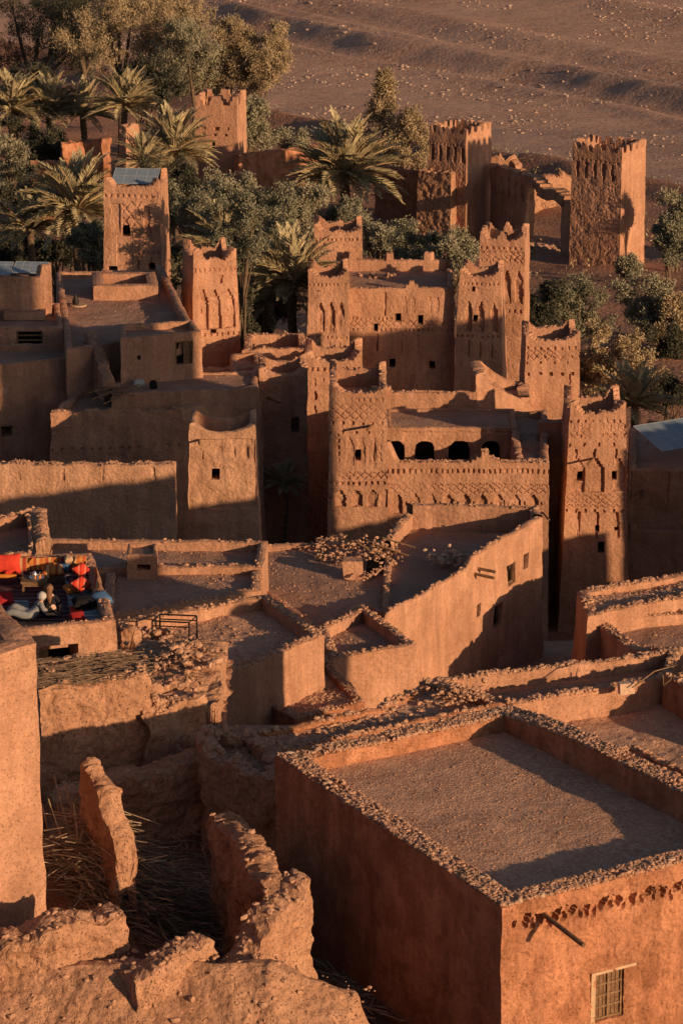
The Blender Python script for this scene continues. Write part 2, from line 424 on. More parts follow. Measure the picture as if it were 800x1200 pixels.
def block(root, poly, ztop, zfloor, zbase, batter=.02, pw=.3, crown=None, relief=None, wins=(), res=.07, tower=False,
          stones=0, srad=(.04, .1), pebbles=0, prad=(.02, .05), mat='adobe', amp=.05, nsc=1.1, roofmat='mud_roof', top=None,
          skip=(), beams=(), wallname=None, roofamp=.05, smat='rubble', wear=True):
    """closed earthen volume: walls with relief, a parapet ring, a sunken roof"""
    relief = relief or {}; crown = crown or c_plain(.05, .04)
    n = len(poly); low = offset(poly, batter * (ztop - zbase)); inn = offset(poly, -pw)
    mb = MB(); sides = []
    for i in range(n):
        sd = Side(poly[i], poly[(i + 1) % n], low[i], low[(i + 1) % n], ztop, zbase); sides.append(sd)
    wl = [[] for _ in range(n)]
    for (i, x0, x1, y0, y1, st) in wins:
        sd = sides[i]; ym, xm = (y0 + y1) / 2, (x0 + x1) / 2
        u0 = sd.hit(x0, ym)[0]; u1 = sd.hit(x1, ym)[0]; v0 = sd.hit(xm, y0)[1]; v1 = sd.hit(xm, y1)[1]
        wl[i].append((u0, u1, v0, v1, st, {'shutter': .14, 'arch': .7, 'door': .3, 'gap': .9}.get(st, .26)))
    for i in range(n):
        if i in skip: continue
        sd = sides[i]
        rs = res if (i in relief or wl[i]) else max(res, .09)
        nu = max(2, int(sd.W / rs)); nv = max(2, int(sd.H / rs))
        u = np.linspace(0, sd.W, nu + 1); v = np.linspace(0, sd.H, nv + 1)
        # put grid lines just inside and outside each opening so that its jambs are sharp
        for (u0, u1, v0, v1, st, dp) in wl[i]:
            u = np.append(u, [u0 - .004, u0 + .004, u1 - .004, u1 + .004]); v = np.append(v, [v0 - .004, v0 + .004, v1 - .004, v1 + .004])
        u = np.unique(np.clip(u, 0, sd.W)); v = np.unique(np.clip(v, 0, sd.H))
        U, V = np.meshgrid(u, v, indexing='ij')
        G = sd.pt(U[..., None], V[..., None], 0.0)
        D = np.zeros_like(U)
        if i in relief:
            Pw = sd.pt(U[..., None], V[..., None], 0.0).reshape(-1, 3)
            w1 = fbm(Pw / .55, 2).reshape(U.shape); w2 = fbm(Pw / .55 + 40, 2).reshape(U.shape); w3 = fbm(Pw / 1.1 + 9, 3).reshape(U.shape)
            D = np.asarray(relief[i](U + .05 * w1, V + .05 * w2, sd.W, sd.H), float) * np.ones_like(U)
            D = D * (np.clip(.72 + 1.3 * w3, .08, 1.05) if wear else 1.0) + .02 * fbm(Pw / .16, 2).reshape(U.shape)
        G = warp(G.reshape(-1, 3), amp, nsc).reshape(G.shape)
        for (u0, u1, v0, v1, st, dp) in wl[i]:
            if st == 'arch':
                uc, r = (u0 + u1) / 2, (u1 - u0) / 2
                ins = (np.abs(U - uc) < r) & (V < v1) & ((V > v0 + r) | (np.hypot(U - uc, V - v0 - r) < r))
            else: ins = (U > u0) & (U < u1) & (V > v0) & (V < v1)
            D = np.where(ins, dp, D)
        edge = (U < 1e-6) | (U > sd.W - 1e-6) | (V < 1e-6)
        G = G - sd.n * np.where(edge, 0, D)[..., None]
        mb.grid(G, flip=True)
    wname = wallname or ('tower' if tower else 'wall')
    wall = part(wname, mb, [mat], root)
    par = wall if tower else root
    # parapet ring
    mb = MB(); spots = []
    for i in range(n):
        if i in skip: continue
        a, b = np.array(poly[i]), np.array(poly[(i + 1) % n]); ia, ib = np.array(inn[i]), np.array(inn[(i + 1) % n])
        W = np.linalg.norm(b - a); k = max(2, int(W / min(res, .06)))
        t = np.linspace(0, 1, k + 1)
        O = a + (b - a) * t[:, None]; I = ia + (ib - ia) * t[:, None]
        dz = crown(i, t * W, W, np.c_[O, np.full(k + 1, ztop)]); 
        if np.isscalar(dz): dz = np.full(k + 1, dz)
        dz[0] = dz[0]; 
        rows = [np.c_[O, np.full(k + 1, ztop)]]
        nh = max(1, int(np.max(dz) / .12))
        for j in range(1, nh + 1): rows.append(np.c_[O, ztop + dz * j / nh])
        for j in range(1, 4): rows.append(np.c_[O + (I - O) * j / 3, ztop + dz + (.03 if j < 3 else 0)])
        rows.append(np.c_[I, np.full(k + 1, (ztop + zfloor) / 2)]); rows.append(np.c_[I, np.full(k + 1, zfloor - .05)])
        G = np.stack(rows, 1); mb.grid(warp(G.reshape(-1, 3), amp, nsc).reshape(G.shape))
        if stones:
            ns = int(W * stones); tt = RNG.uniform(0, 1, ns); q = RNG.uniform(.04, .96, ns)
            kp = (fbm(np.c_[a + (b - a) * tt[:, None], np.zeros(ns)] / .8 + 5, 3) > (-.25 if stones > 500 else .02)) | (RNG.uniform(0, 1, ns) < .12); tt, q = tt[kp], q[kp]; ns = len(tt)
            base = (a + (b - a) * tt[:, None]) * (1 - q[:, None]) + (ia + (ib - ia) * tt[:, None]) * q[:, None]
            zz = ztop + np.interp(tt, t, dz) + .02 + RNG.uniform(0, .05, ns)
            spots.append(np.c_[base, zz - .02])
    if spots:
        C = warp(np.concatenate(spots), amp, nsc); rocks(mb, C, srad[0] + (srad[1] - srad[0]) * RNG.uniform(0, 1, len(C)) ** 2, 1)
    part('parapet', mb, [mat, smat], par)
    # roof
    mb = MB(); P = np.array(inn); c = P.mean(0); rings = []
    per = []
    for i in range(n):
        a, b = P[i], P[(i + 1) % n]; k = max(2, int(np.linalg.norm(b - a) / max(res, .12)))
        per.append(a + (b - a) * np.linspace(0, 1, k, endpoint=False)[:, None])
    per = np.concatenate(per); per = np.vstack([per, per[:1]])
    rmax = np.max(np.linalg.norm(per - c, axis=1)); k = max(3, int(rmax / max(res, .12)))
    for f in np.linspace(1, 0.001, k): rings.append(np.c_[c + (per - c) * f, np.full(len(per), zfloor)])
    G = np.stack(rings, 1)
    Q = G.reshape(-1, 3).copy(); Q[:, 2] += roofamp * fbm(Q / np.array([1.3, 1.3, 1]), 4) + .008 * perlin(Q / .17)
    mb.grid(Q.reshape(G.shape))
    if pebbles:
        i0 = RNG.integers(0, len(per) - 1, pebbles); f = np.sqrt(RNG.uniform(0, 1, pebbles))[:, None]
        e = RNG.uniform(0, 1, pebbles)[:, None]
        C = c + ((per[i0] * (1 - e) + per[i0 + 1] * e) - c) * f; C = np.c_[C, np.full(pebbles, zfloor)]
        C[:, 2] += roofamp * fbm(C / np.array([1.3, 1.3, 1]), 4) + .005
        rocks(mb, C, prad[0] + (prad[1] - prad[0]) * RNG.uniform(0, 1, pebbles) ** 3, 1)
    part('roof', mb, [roofmat, smat], par)
    for i in range(n):
        for wv in wl[i]:
            window_part(par, sides[i], *wv)
    for (i, px, py, ln, rad, dx, droop) in beams:
        u, v = sides[i].hit(px, py); p0 = sides[i].pt(u, v, .25); dirn = sides[i].n + np.array([dx, 0, droop]); dirn /= np.linalg.norm(dirn)
        m2 = MB(); m2.tube([p0, p0 + dirn * (ln + .25)], rad, 7); part('beam', m2, ['wood'], par)
    return sides

def house(name, label, cat, pts, ztop, floor_drop, zbase, group=None, world=False, **k):
    poly = pts if world else xy(pts, ztop)
    c = np.mean(np.array(poly), 0); root = thing(name, label, cat, (c[0], c[1], zbase), group)
    sd = block(root, poly, ztop, ztop - floor_drop, zbase, **k); return root, sd

def tower_poly(px0, px1, py, Y, depth, rot=0.0):
    a, b = aty(px0, py, Y), aty(px1, py, Y); mid = (a + b) / 2; wd = (b[0] - a[0]) / math.cos(rot)
    e = np.array([math.cos(rot), math.sin(rot)]); nb = np.array([-math.sin(rot), math.cos(rot)])
    m2 = mid[:2]
    return [m2 - e * wd / 2, m2 + e * wd / 2, m2 + e * wd / 2 + nb * depth, m2 - e * wd / 2 + nb * depth], mid[2]

def ruin(name, label, path, heights, thick, zb, cat='ruin', res=.05, amp=.13, nsc=.75, mat='adobe_rough', jag=.35, stones=30, group=None, spread=.12, smat='rubble'):
    """a broken wall along a path of ground points with a jagged, eroded top"""
    P = np.array([p[:2] for p in path]); seg = np.linalg.norm(np.diff(P, axis=0), axis=1); s = np.concatenate([[0], np.cumsum(seg)])
    k = max(6, int(s[-1] / res)); t = np.linspace(0, s[-1], k)
    X = np.interp(t, s, P[:, 0]); Y = np.interp(t, s, P[:, 1]); h = np.interp(t, s, heights); zb_ = np.interp(t, s, np.broadcast_to(zb, (len(P),)))
    T = np.c_[np.gradient(X), np.gradient(Y)]; T /= np.linalg.norm(T, axis=1)[:, None]; N = np.c_[T[:, 1], -T[:, 0]]
    h = h * (1 + jag * fbm(np.c_[X, Y, np.zeros(k)] / .6, 4))
    h = np.maximum(.1, h)
    hm = np.max(h); nv = max(4, int(hm / res)); nt_ = max(4, int(thick / res))
    cols = []
    for j in range(nv + 1):
        f = j / nv; off = thick / 2 * (1 + spread * (1 - f) ** 2); cols.append(np.c_[np.c_[X, Y] + N * off, zb_ - .4 + (h + .4) * f])
    for j in range(1, nt_):
        f = 1 - 2 * j / nt_; cols.append(np.c_[np.c_[X, Y] + N * thick / 2 * f, zb_ + h + .08 * math.sin(math.pi * j / nt_)])
    for j in range(nv + 1):
        f = 1 - j / nv; off = thick / 2 * (1 + spread * (1 - f) ** 2); cols.append(np.c_[np.c_[X, Y] - N * off, zb_ - .4 + (h + .4) * f])
    G = np.stack(cols, 1); mb = MB()
    c0 = G[0].mean(0); c1 = G[-1].mean(0)
    capL = np.stack([c0 + (G[0] - c0) * f for f in (.02, .35, .7, 1)], 0); capR = np.stack([c1 + (G[-1] - c1) * f for f in (1, .7, .35, .02)], 0)
    G = np.concatenate([capL[:-1], G, capR[1:]], 0)
    Gw = warp(warp(G.reshape(-1, 3), amp, nsc, 3), .05, .16, 3)
    lay = np.sin(Gw[:, 2] * 15 + 2 * fbm(Gw / 1.2, 2)) * .012 * (1 + fbm(Gw / .5, 2))
    Gw[:, 0] += lay * .7; Gw[:, 1] -= lay
    mb.grid(Gw.reshape(G.shape), flip=False)
    if stones:
        ns = int(stones * s[-1]); q = RNG.uniform(0, s[-1], ns); o = RNG.uniform(-.5, .5, ns) * thick
        C = np.c_[np.interp(q, t, X) + np.interp(q, t, N[:, 0]) * o, np.interp(q, t, Y) + np.interp(q, t, N[:, 1]) * o, np.interp(q, t, zb_ + h) + .05]
        rocks(mb, warp(C, amp, nsc, 5), .03 + .07 * RNG.uniform(0, 1, ns) ** 2, 1)
    return solo(name, mb, [mat, smat], label, cat, loc=(P[:, 0].mean(), P[:, 1].mean(), np.min(zb)), group=group)

# ------------------------------------------------------------------ terrain
GY = np.array([-200, 20, 50, 58, 66, 72, 80, 88, 100, 112, 122, 140, 160, 180, 205, 225, 240, 255, 275, 300, 325, 360, 450, 700, 1500, 4000])
GZ = np.array([60, 52, 44.6, 42, 42, 42.3, 40, 36.5, 33.5, 31, 27, 20, 19.5, 19.5, 18.5, 17, 15.2, 13.9, 12.6, 11, 9.2, 8.4, 8, 9, 30, 140])
def ground_z(x, y):
    x = np.asarray(x, float); y = np.asarray(y, float)
    z = np.interp(y, GY, GZ)
    z = z + 2.7 * np.exp(-((x + 4.75) / 1.5) ** 2 - ((y - 61.9) / 2.3) ** 2)
    z = z - .24 * np.clip(x - 13 + np.clip((72 - y), 0, 20) * .45, 0, 120) * np.clip((175 - y) / 40, 0, 1) * (.55 + .45 * np.clip((y - 40) / 60, 0, 1))
    z = np.maximum(z, np.where(y < 240, 9.0, -1e3))
    P = np.stack([x.ravel(), y.ravel(), np.zeros(x.size)], 1)
    amp = np.clip((y - 60) / 100, .3, 1).ravel(); rv = np.clip((P[:, 1] + 1.5 * P[:, 0] - 322) / 14, 0, 1)
    z = z.ravel() + amp * (.45 * (1 - .78 * rv) * fbm(P / 9, 4) + .12 * (1 - .5 * rv) * fbm(P / 1.6, 3))
    # river banks: long low ridges and channels running down to the right
    q = P[:, 1] + 1.28 * P[:, 0] + 4.5 * fbm(P / np.array([60, 26, 1]), 4)
    riv = np.clip((P[:, 1] + 1.5 * P[:, 0] - 322) / 14, 0, 1)
    def bank(c, wdt, h): return h * np.exp(-((q - c) / wdt) ** 2)
    z = z + riv * (bank(372, 3, .5) + bank(386, 3.5, 1.4) + bank(394, 3, .7) + bank(412, 5, .7) + bank(452, 6, .8) - bank(378, 4, .6) - bank(402, 4, .5) + .04 * fbm(P / 2.2, 3))
    sN = math.sin(SUN_AZ) ; cN = -math.cos(SUN_AZ); s_ = cN * P[:, 0] + sN * P[:, 1]; r_ = sN * P[:, 0] - cN * P[:, 1]; sw = s_ + 7 * fbm(P / 9, 4)
    z = z + np.exp(-((r_ + 150) / 7) ** 2) * ( 7 * np.exp(-((sw - 291) / 4) ** 2) + 8 * np.exp(-((sw - 312) / 3) ** 2))  # unseen mounds off to the right, added to throw shadow streaks on the riverbed
    z = z + 1.3 * np.exp(-((P[:, 1] + 1.5 * P[:, 0] - 318 - 4 * fbm(P / 15, 2)) / 4) ** 2)
    return z.reshape(x.shape)
xs = np.concatenate([np.linspace(-1600, -120, 14), np.linspace(-115, -62, 16), np.arange(-60, 62, .75), np.linspace(64, 115, 16), np.linspace(125, 1600, 14)])
ys = np.concatenate([np.linspace(-300, 30, 12), np.arange(32, 250, 1.1), np.arange(250.5, 460, .75), np.linspace(462, 700, 60), np.linspace(720, 3800, 26)])
X, Y = np.meshgrid(xs, ys, indexing='ij'); G = np.stack([X, Y, ground_z(X, Y)], -1)
cx = (X[:-1, :-1] + X[1:, 1:]) / 2; cy = (Y[:-1, :-1] + Y[1:, 1:]) / 2
rivmask = ((cy + 1.5 * cx - 322 + 5 * fbm(np.stack([cx.ravel(), cy.ravel(), 0 * cx.ravel()], 1) / 12, 2).reshape(cx.shape)) > 0) & (cy < 700)
idx = np.arange(X.size).reshape(X.shape)
Q = np.stack([idx[:-1, :-1], idx[1:, :-1], idx[1:, 1:], idx[:-1, 1:]], -1)
for nm, msk, mt in (('ground', ~rivmask, 'soil'), ('riverbed', rivmask, 'gravel')):
    mb = MB(); q = Q[msk]; us, inv = np.unique(q, return_inverse=True)
    mb.add(G.reshape(-1, 3)[us], inv.reshape(q.shape)); o = part(nm, mb, [mt], None, smooth=True); o['kind'] = 'structure'
def gz(x, y): return float(ground_z(np.array([x]), np.array([y]))[0])

def hit_ground(px, py):
    d = ray(px, py); t = np.linspace(48, 110, 400); P = np.array([0, 0, CZ]) + d * t[:, None]
    k = np.argmax(P[:, 2] < ground_z(P[:, 0], P[:, 1])); return P[k]
# river stones (nobody could count them)
n = 17000; yy = RNG.uniform(300, 440, n); xx = RNG.uniform(-30, 60, n) * 1.0
k = (yy + 1.5 * xx > 324) & (fbm(np.c_[xx, yy, 0 * xx] / 14, 3) > -.02); xx, yy = xx[k], yy[k]
mb = MB(); rocks(mb, np.c_[xx, yy, ground_z(xx, yy) + .02], .04 + .22 * RNG.uniform(0, 1, len(xx)) ** 5)
o = solo('river_stones', mb, ['stone_river'], 'pale stones strewn over the dry riverbed', 'stones', loc=(0, 350, 8), kind='stuff')

#@@FOREGROUND
# ------------------------------------------------------------------ foreground house
ZA = 45.8
Np, Fp, Lp = atz(588, 1066, ZA)[:2], atz(597, 829, ZA)[:2], atz(322, 888, ZA)[:2]
Rp = Np + (Fp - Lp) * 1.06 + (Fp - Lp) / np.linalg.norm(Fp - Lp) * .2
Fp2 = Fp
def rel_front(u, v, W, H):
    slope = .27 + .012 * u; p = .33
    jit = .04 * np.sin(u * 7.1 + 1); k = (v - slope - jit) / .25; cell = np.floor(u / p); big = .34 + .09 * np.sin(cell * 2.3)
    t1 = (np.abs((u / p) % 1 - .5) < big * (1 - k)) & (k > 0) & (k < .55 + .4 * np.abs(np.sin(cell * 1.7))) & (u > .22)
    t2 = (np.abs((u / p + .5) % 1 - .5) < .20 * k) & (k > .35) & (k < 1) & (u > .5) & (np.sin(cell * 3.1) > -.3)
    q_ = np.stack([u.ravel(), v.ravel(), 0 * u.ravel()], 1)
    rough_ = (.035 * fbm(q_ * 5, 3) + .022 * fbm(q_ * 13, 2)).reshape(u.shape)
    return rough_ + .14 * t1 + .09 * (t2 & ~t1)
A, sdA = house('earthen_house', 'large red earthen foreground house with rubble-edged flat roof and shuttered window', 'house',
      [Np, Rp, Fp, Lp], ZA, .28, 40.6, world=True, wear=False, batter=.0, pw=.48, res=.035, relief={0: rel_front}, mat='adobe_red', amp=.035, nsc=.9,
      crown=lambda i, t, W, P: .03 + .03 * fbm(P / .7, 3) + (.26 * np.clip((W - t) / 2.6, 0, 1) if i == 1 else (.26 * np.clip((t - W + 1.0) / 1.0, 0, 1) if i == 0 else 0)), stones=1000, srad=(.015, .062), pebbles=2600, prad=(.006, .026), roofamp=.035,
      wins=[(0, 697, 730, 1139, 1193, 'shutter')])
mb = MB(); p0 = sdA[0].pt(*sdA[0].hit(637, 1070), .3); dirn = np.array([.55, -.82, -.14])
mb.tube([p0, p0 + dirn * 1.45], .045, 10); mb.tube([p0 + dirn * 1.0, p0 + dirn * 1.452], .03, 8)
part('rain_spout', mb, ['wood'], A)

mb = MB()
for i in (0, 1, 2, 3):
    sd = sdA[i]; n = int(sd.W * 16); u = RNG.uniform(0, sd.W, n); dd = RNG.uniform(.05, .42, n)
    rocks(mb, np.stack([sd.pt(a, 0, b) for a, b in zip(u, dd)]) + np.c_[np.zeros((n, 2)), RNG.uniform(.03, .07, n) + (.2 * np.clip((sd.W - u) / 2.6, 0, 1) if i == 1 else 0)], .035 + .06 * RNG.uniform(0, 1, n) ** 2)
part('parapet_stones', mb, ['rubble_pale'], A, kind='stuff')
# right neighbours
house('earthen_house', 'flat roofed house behind the foreground roof, a pale block on its edge', 'house',
      [(600, 828), (784, 796), (800, 762), (492, 799)], 43.6, .32, 40.5, batter=.0, pw=.24, res=.05, mat='adobe', crown=c_plain(.03, .04), stones=260, srad=(.03, .085), pebbles=500, roofmat='mud_roof_dark')
d1 = (Rp - Fp) / np.linalg.norm(Rp - Fp); d2 = (Fp - Lp) / np.linalg.norm(Fp - Lp)
q0 = Fp + d2 * .05
house('courtyard_house', 'low flat roof between the foreground roof and the tall wall on the right edge', 'house',
      [(650, 965), (960, 1110), (960, 800), (545, 838)], 43.0, .02, 39.5, batter=0, pw=.1, res=.06,
      mat='adobe_red', crown=c_plain(.0, .02), pebbles=700, roofmat='mud_roof', roofamp=.1)
house('roof_room', 'low pebbly mud roof slab beside the diagonal rubble parapet', 'outbuilding',
      [(703, 892), (850, 974), (850, 930), (738, 873)], 43.3, .03, 42.4, batter=.02, pw=.14, res=.05,
      mat='adobe_red', crown=c_plain(.02, .05), stones=90, pebbles=600, roofmat='mud_roof', roofamp=.08)
W0 = atz(777, 797, 43.7)[:2]
house('earthen_house', 'orange earthen house cut by the right edge above the low courtyard roof', 'house',
      [W0 + d1 * 5, W0 + d1 * 5 + d2 * 4, W0 + d2 * 4, W0], 43.75, .3, 39, world=True, batter=.01, pw=.3, res=.06, mat='adobe_red', crown=c_plain(.05, .05), stones=180, pebbles=200)
house('earthen_house', 'rubble-edged house at the right edge with a half sunlit upper roof', 'house',
      [(688, 724), (850, 692), (850, 664), (676, 694)], 35.3, .1, 28, batter=.05, pw=.35, res=.06, mat='adobe', crown=c_plain(.05, .06), stones=170, srad=(.025, .09), pebbles=700, prad=(.02, .07), roofamp=.12)
house('earthen_house', 'dark flat roof with a diagonal rubble edge below the half sunlit roof', 'house',
      [(737, 762), (960, 800), (960, 700), (690, 726)], 34.9, .32, 28, batter=.02, pw=.42, res=.06, mat='adobe', crown=c_plain(.04, .06), stones=210, srad=(.025, .085), pebbles=500, roofmat='mud_roof_dark')
house('earthen_house', 'house corner with a short rubble parapet at the right edge behind the curved wire', 'house',
      [(800, 792), (850, 806), (830, 768), (764, 757)], 35.2, .25, 30, batter=.01, pw=.3, res=.06, mat='adobe_red', crown=c_plain(.04, .05), stones=180, srad=(.02, .075), pebbles=200, roofmat='mud_roof_dark')
# curved wire and loose block on the rubble edge
mb = MB(); a = atz(740, 806, 43.85); b = atz(792, 779, 44.25)
mb.tube([a, a * .5 + b * .5 + [0, 0, .12], b, b + [-.12, 0, -.35], b + [-.28, 0, -.5], b + [-.3, .0, -.25]], .018, 6)
solo('wire', mb, ['wood_pale'], 'pale bent wire looping off the rubble edge at the right', 'wire', smooth=True)
mb = MB(); c = atz(733, 809, 43.72); mb.box(c + [0, 0, .06], (.34, .2, .26), .3); mb.warp(.03, .2)
solo('stone_block', mb, ['rubble_pale'], 'pale squared block sitting on the rubble roof edge', 'stone block')

# ------------------------------------------------------------------ left near tower
house('earthen_house', 'tall sunlit earthen house cut by the left edge in the foreground', 'house',
      [(-100, 803), (42, 756), (-60, 644), (-210, 705)], 49.9, .06, 42, batter=.012, pw=.5, res=.04, mat='adobe', amp=.07, relief={0: lambda u, v, W, H: 0 * u},
      crown=c_plain(.05, .04), pebbles=1600, prad=(.012, .045), roofamp=.08, roofmat='mud_roof')

# ------------------------------------------------------------------ ruins in the foreground
def gp(px, py, z): return atz(px, py, z)
block_z = 45.35
Jp = xy([(47, 812), (177, 795), (150, 768), (47, 778)], block_z)
J, sdJ = house('ruined_house', 'ruined rough house block topped with dark twigs, right of the tall sunlit house', 'ruin',
      Jp, block_z, .06, 42.0, world=True, batter=.03, pw=.3, res=.045, mat='adobe_rough', amp=.14, nsc=.6, crown=c_plain(.06, .16), stones=70, srad=(.02, .075), roofmat='reed_dark', roofamp=.08,
      relief={0: lambda u, v, W, H: .05 * np.clip(fbm(np.stack([u.ravel() * 3, v.ravel() * 3, 0 * u.ravel()], 1), 4).reshape(u.shape), -.3, 1)})
mb = MB(); c0 = np.array(Jp); 
for k in range(520):
    a, b = RNG.uniform(0, 1, 2); p = (c0[0] * (1 - a) + c0[1] * a) * (1 - b) + (c0[3] * (1 - a) + c0[2] * a) * b
    th = RNG.uniform(-.5, .9); L = RNG.uniform(.12, .4); z = block_z + RNG.uniform(.05, .16)
    dd = np.array([math.cos(th), math.sin(th) * .8, RNG.uniform(-.12, .12)]) * L
    mb.tube([np.array([*p, z]) - dd, np.array([*p, z]) + dd], .007, 4, cap=False)
part('twig_cover', mb, ['reed_dark'], J, kind='stuff')
Kp = xy([(172, 838), (240, 815), (228, 797), (165, 812)], 44.6)
house('ruined_house', 'low broken wall top with a sunlit edge, right of the twig-topped block', 'ruin', Kp, 44.6, .05, 41.5, world=True, batter=.05, pw=.3, res=.045,
      mat='adobe_rough', amp=.2, nsc=.6, crown=c_plain(.05, .2), stones=90, roofamp=.12)
# rubble heap behind
n = 330; c = atz(206, 804, 44.1); mb = MB()
xx = RNG.normal(0, .42, n); yy = RNG.normal(1.6, .8, n)
hz = 43.95 + .38 * np.exp(-(xx / .9) ** 2 - ((yy - 1.6) / 1.6) ** 2)
gx, gy_ = np.meshgrid(np.linspace(-1.15, 1.15, 40), np.linspace(-.9, 3.9, 60), indexing='ij')
gh = 43.85 + .38 * np.exp(-(gx / .95) ** 2 - ((gy_ - 1.6) / 1.6) ** 2) - .5 * ((np.abs(gx) > 1.0) | (gy_ < -.7) | (gy_ > 3.7))
Gq = np.stack([gx + c[0], gy_ + c[1], gh], -1); mb.grid(warp(Gq.reshape(-1, 3), .16, .4, 4).reshape(Gq.shape))
rocks(mb, np.c_[xx + c[0], yy + c[1], hz + RNG.uniform(-.05, .12, n)], .02 + .12 * RNG.uniform(0, 1, n) ** 4, 1)
solo('rubble_heap', mb, ['adobe_rough', 'rubble'], 'heap of broken earth and stones behind the twig-topped block', 'rubble heap', loc=(c[0], c[1], 43.5), kind='stuff')

ruin('ruin_wall', 'leaning slab of broken wall standing inside the ruin above the reeds', [aty(106, 985, 61.8), aty(128, 985, 61.0), aty(146, 985, 60.2)], [2.25, 1.95, 1.05], .42, 43.75, jag=.13, stones=0)
# interior banks and back wall of the ruin
BW = xy([(236, 905), (330, 965), (345, 915), (236, 862)], 44.3)
house('ruined_house', 'shaded rubble-topped ruin between the reed pile and the foreground house', 'ruin', xy([(238, 893), (340, 925), (330, 880), (300, 858), (233, 860)], 44.2), 44.2, .2, 41, world=True,
      batter=.04, pw=.4, res=.05, mat='adobe_rough', amp=.2, nsc=.7, crown=c_plain(.05, .15), stones=170, srad=(.04, .14), pebbles=300, prad=(.03, .1), roofamp=.2)
ruin('ruin_wall', 'long shaded broken wall at the back of the ruin under the rubble heap', [gp(60, 985, 42.8), gp(150, 965, 42.8), gp(245, 955, 42.6)], [1.5, 1.75, 1.8], .6, 42.2, jag=.1, stones=10, amp=.2)
ruin('ruin_wall', 'tall jagged ruin wall in the foreground with a bright split edge', [gp(256, 1185, 43.9), gp(300, 1168, 43.9), gp(352, 1148, 43.6)], [1.05, 1.85, 2.25], .55, 43.4, jag=.16, stones=26)
ruin('ruin_wall', 'dark inner ruin wall running back from the bright split edge', [gp(338, 1140, 43.6), gp(300, 1105, 43.2), gp(262, 1072, 42.8)], [2.25, 2.5, 2.3], .5, 42.6, jag=.12, stones=14, amp=.2)
ruin('ruin_wall', 'low sunlit broken wall at the bottom left beside the tall house', [gp(-30, 1175, 44.2), gp(60, 1168, 44.2), gp(142, 1160, 44.0)], [1.5, 2.05, 1.95], .7, 43.6, jag=.09, stones=24, spread=.9)
ruin('ruin_wall', 'low sunlit broken wall at the bottom centre in front of the reeds', [gp(152, 1200, 44.0), gp(200, 1188, 44.0), gp(240, 1180, 43.8)], [1.45, 1.75, 1.65], .6, 43.4, jag=.10, stones=24, spread=.9)
# foreground bank of bare earth
gx, gy_ = np.meshgrid(np.linspace(-9.0, 1.3, 230), np.linspace(49.5, 56.6, 160), indexing='ij')
gh = 44.95 - 1.0 * np.clip(54.8 - gy_, 0, 9) - .38 * np.clip(gx + 1.2, 0, 9) - 2.9 * np.clip((gy_ - 55.0) / 1.3, 0, 1) ** 1.5 + .15 * (gx < -6) - 2.6 * np.clip((gx - .15) / 1.0, 0, 1) ** 1.4
Gq = np.stack([gx, gy_, gh], -1); mb = MB(); mb.grid(warp(Gq.reshape(-1, 3), .17, .9, 4).reshape(Gq.shape))
n = 900; qx, qy = RNG.uniform(-8, .6, n), RNG.uniform(51, 55.3, n)
rocks(mb, warp(np.c_[qx, qy, 44.95 - 1.0 * np.clip(54.8 - qy, 0, 9) - .38 * np.clip(qx + 1.2, 0, 9)], .17, .9, 4), .015 + .07 * RNG.uniform(0, 1, n) ** 3, 1)
o = solo('earth_bank', mb, ['adobe_rough', 'rubble'], None, None, loc=(-4, 53, 43)); o['kind'] = 'structure'
# reed pile
mb = MB()
for k in range(1700):
    t = RNG.uniform(0, 1); px = 70 + 190 * t + RNG.normal(0, 22); py = 1000 + 95 * t + RNG.normal(0, 34)
    p = hit_ground(px, py) + [0, 0, .05 + .4 * RNG.uniform(0, 1) ** 1.5]; th = RNG.normal(2.55, .55); L = RNG.uniform(.25, .95)
    dd = np.array([math.cos(th), math.sin(th), RNG.normal(.0, .16)]) * L
    mb.tube([p - dd, p + [RNG.normal(0, .03), RNG.normal(0, .03), RNG.normal(.05, .06)], p + dd], RNG.uniform(.006, .013), 4, mi=int(RNG.uniform() < .35), cap=False)
for k in range(26):
    p = hit_ground(78 + RNG.normal(0, 14), 985 + RNG.normal(0, 18)) - [0, 0, .1]; dd = np.array([RNG.normal(.0, .2), RNG.normal(.25, .15), 1.0]) * RNG.uniform(.7, 1.3)
    mb.tube([p, p + dd], .014, 4, mi=int(RNG.uniform() < .5), cap=False)
solo('reed_pile', mb, ['reed_dark', 'reed'], 'tangled pile of dry reeds lying in the shaded ruin', 'reeds', kind='stuff')
mb = MB()
for k in range(160):
    p = gp(400 + RNG.normal(0, 26), 1165 + RNG.normal(0, 16), 42.3); th = RNG.normal(2.3, .3); L = RNG.uniform(.4, 1.0)
    dd = np.array([math.cos(th), math.sin(th), RNG.normal(0, .06)]) * L
    mb.tube([p - dd, p + dd], .014, 4, mi=int(RNG.uniform() < .3), cap=False)
solo('reed_pile', mb, ['reed_dark', 'reed'], 'bundle of dark reeds at the foot of the foreground house wall', 'reeds', kind='stuff')

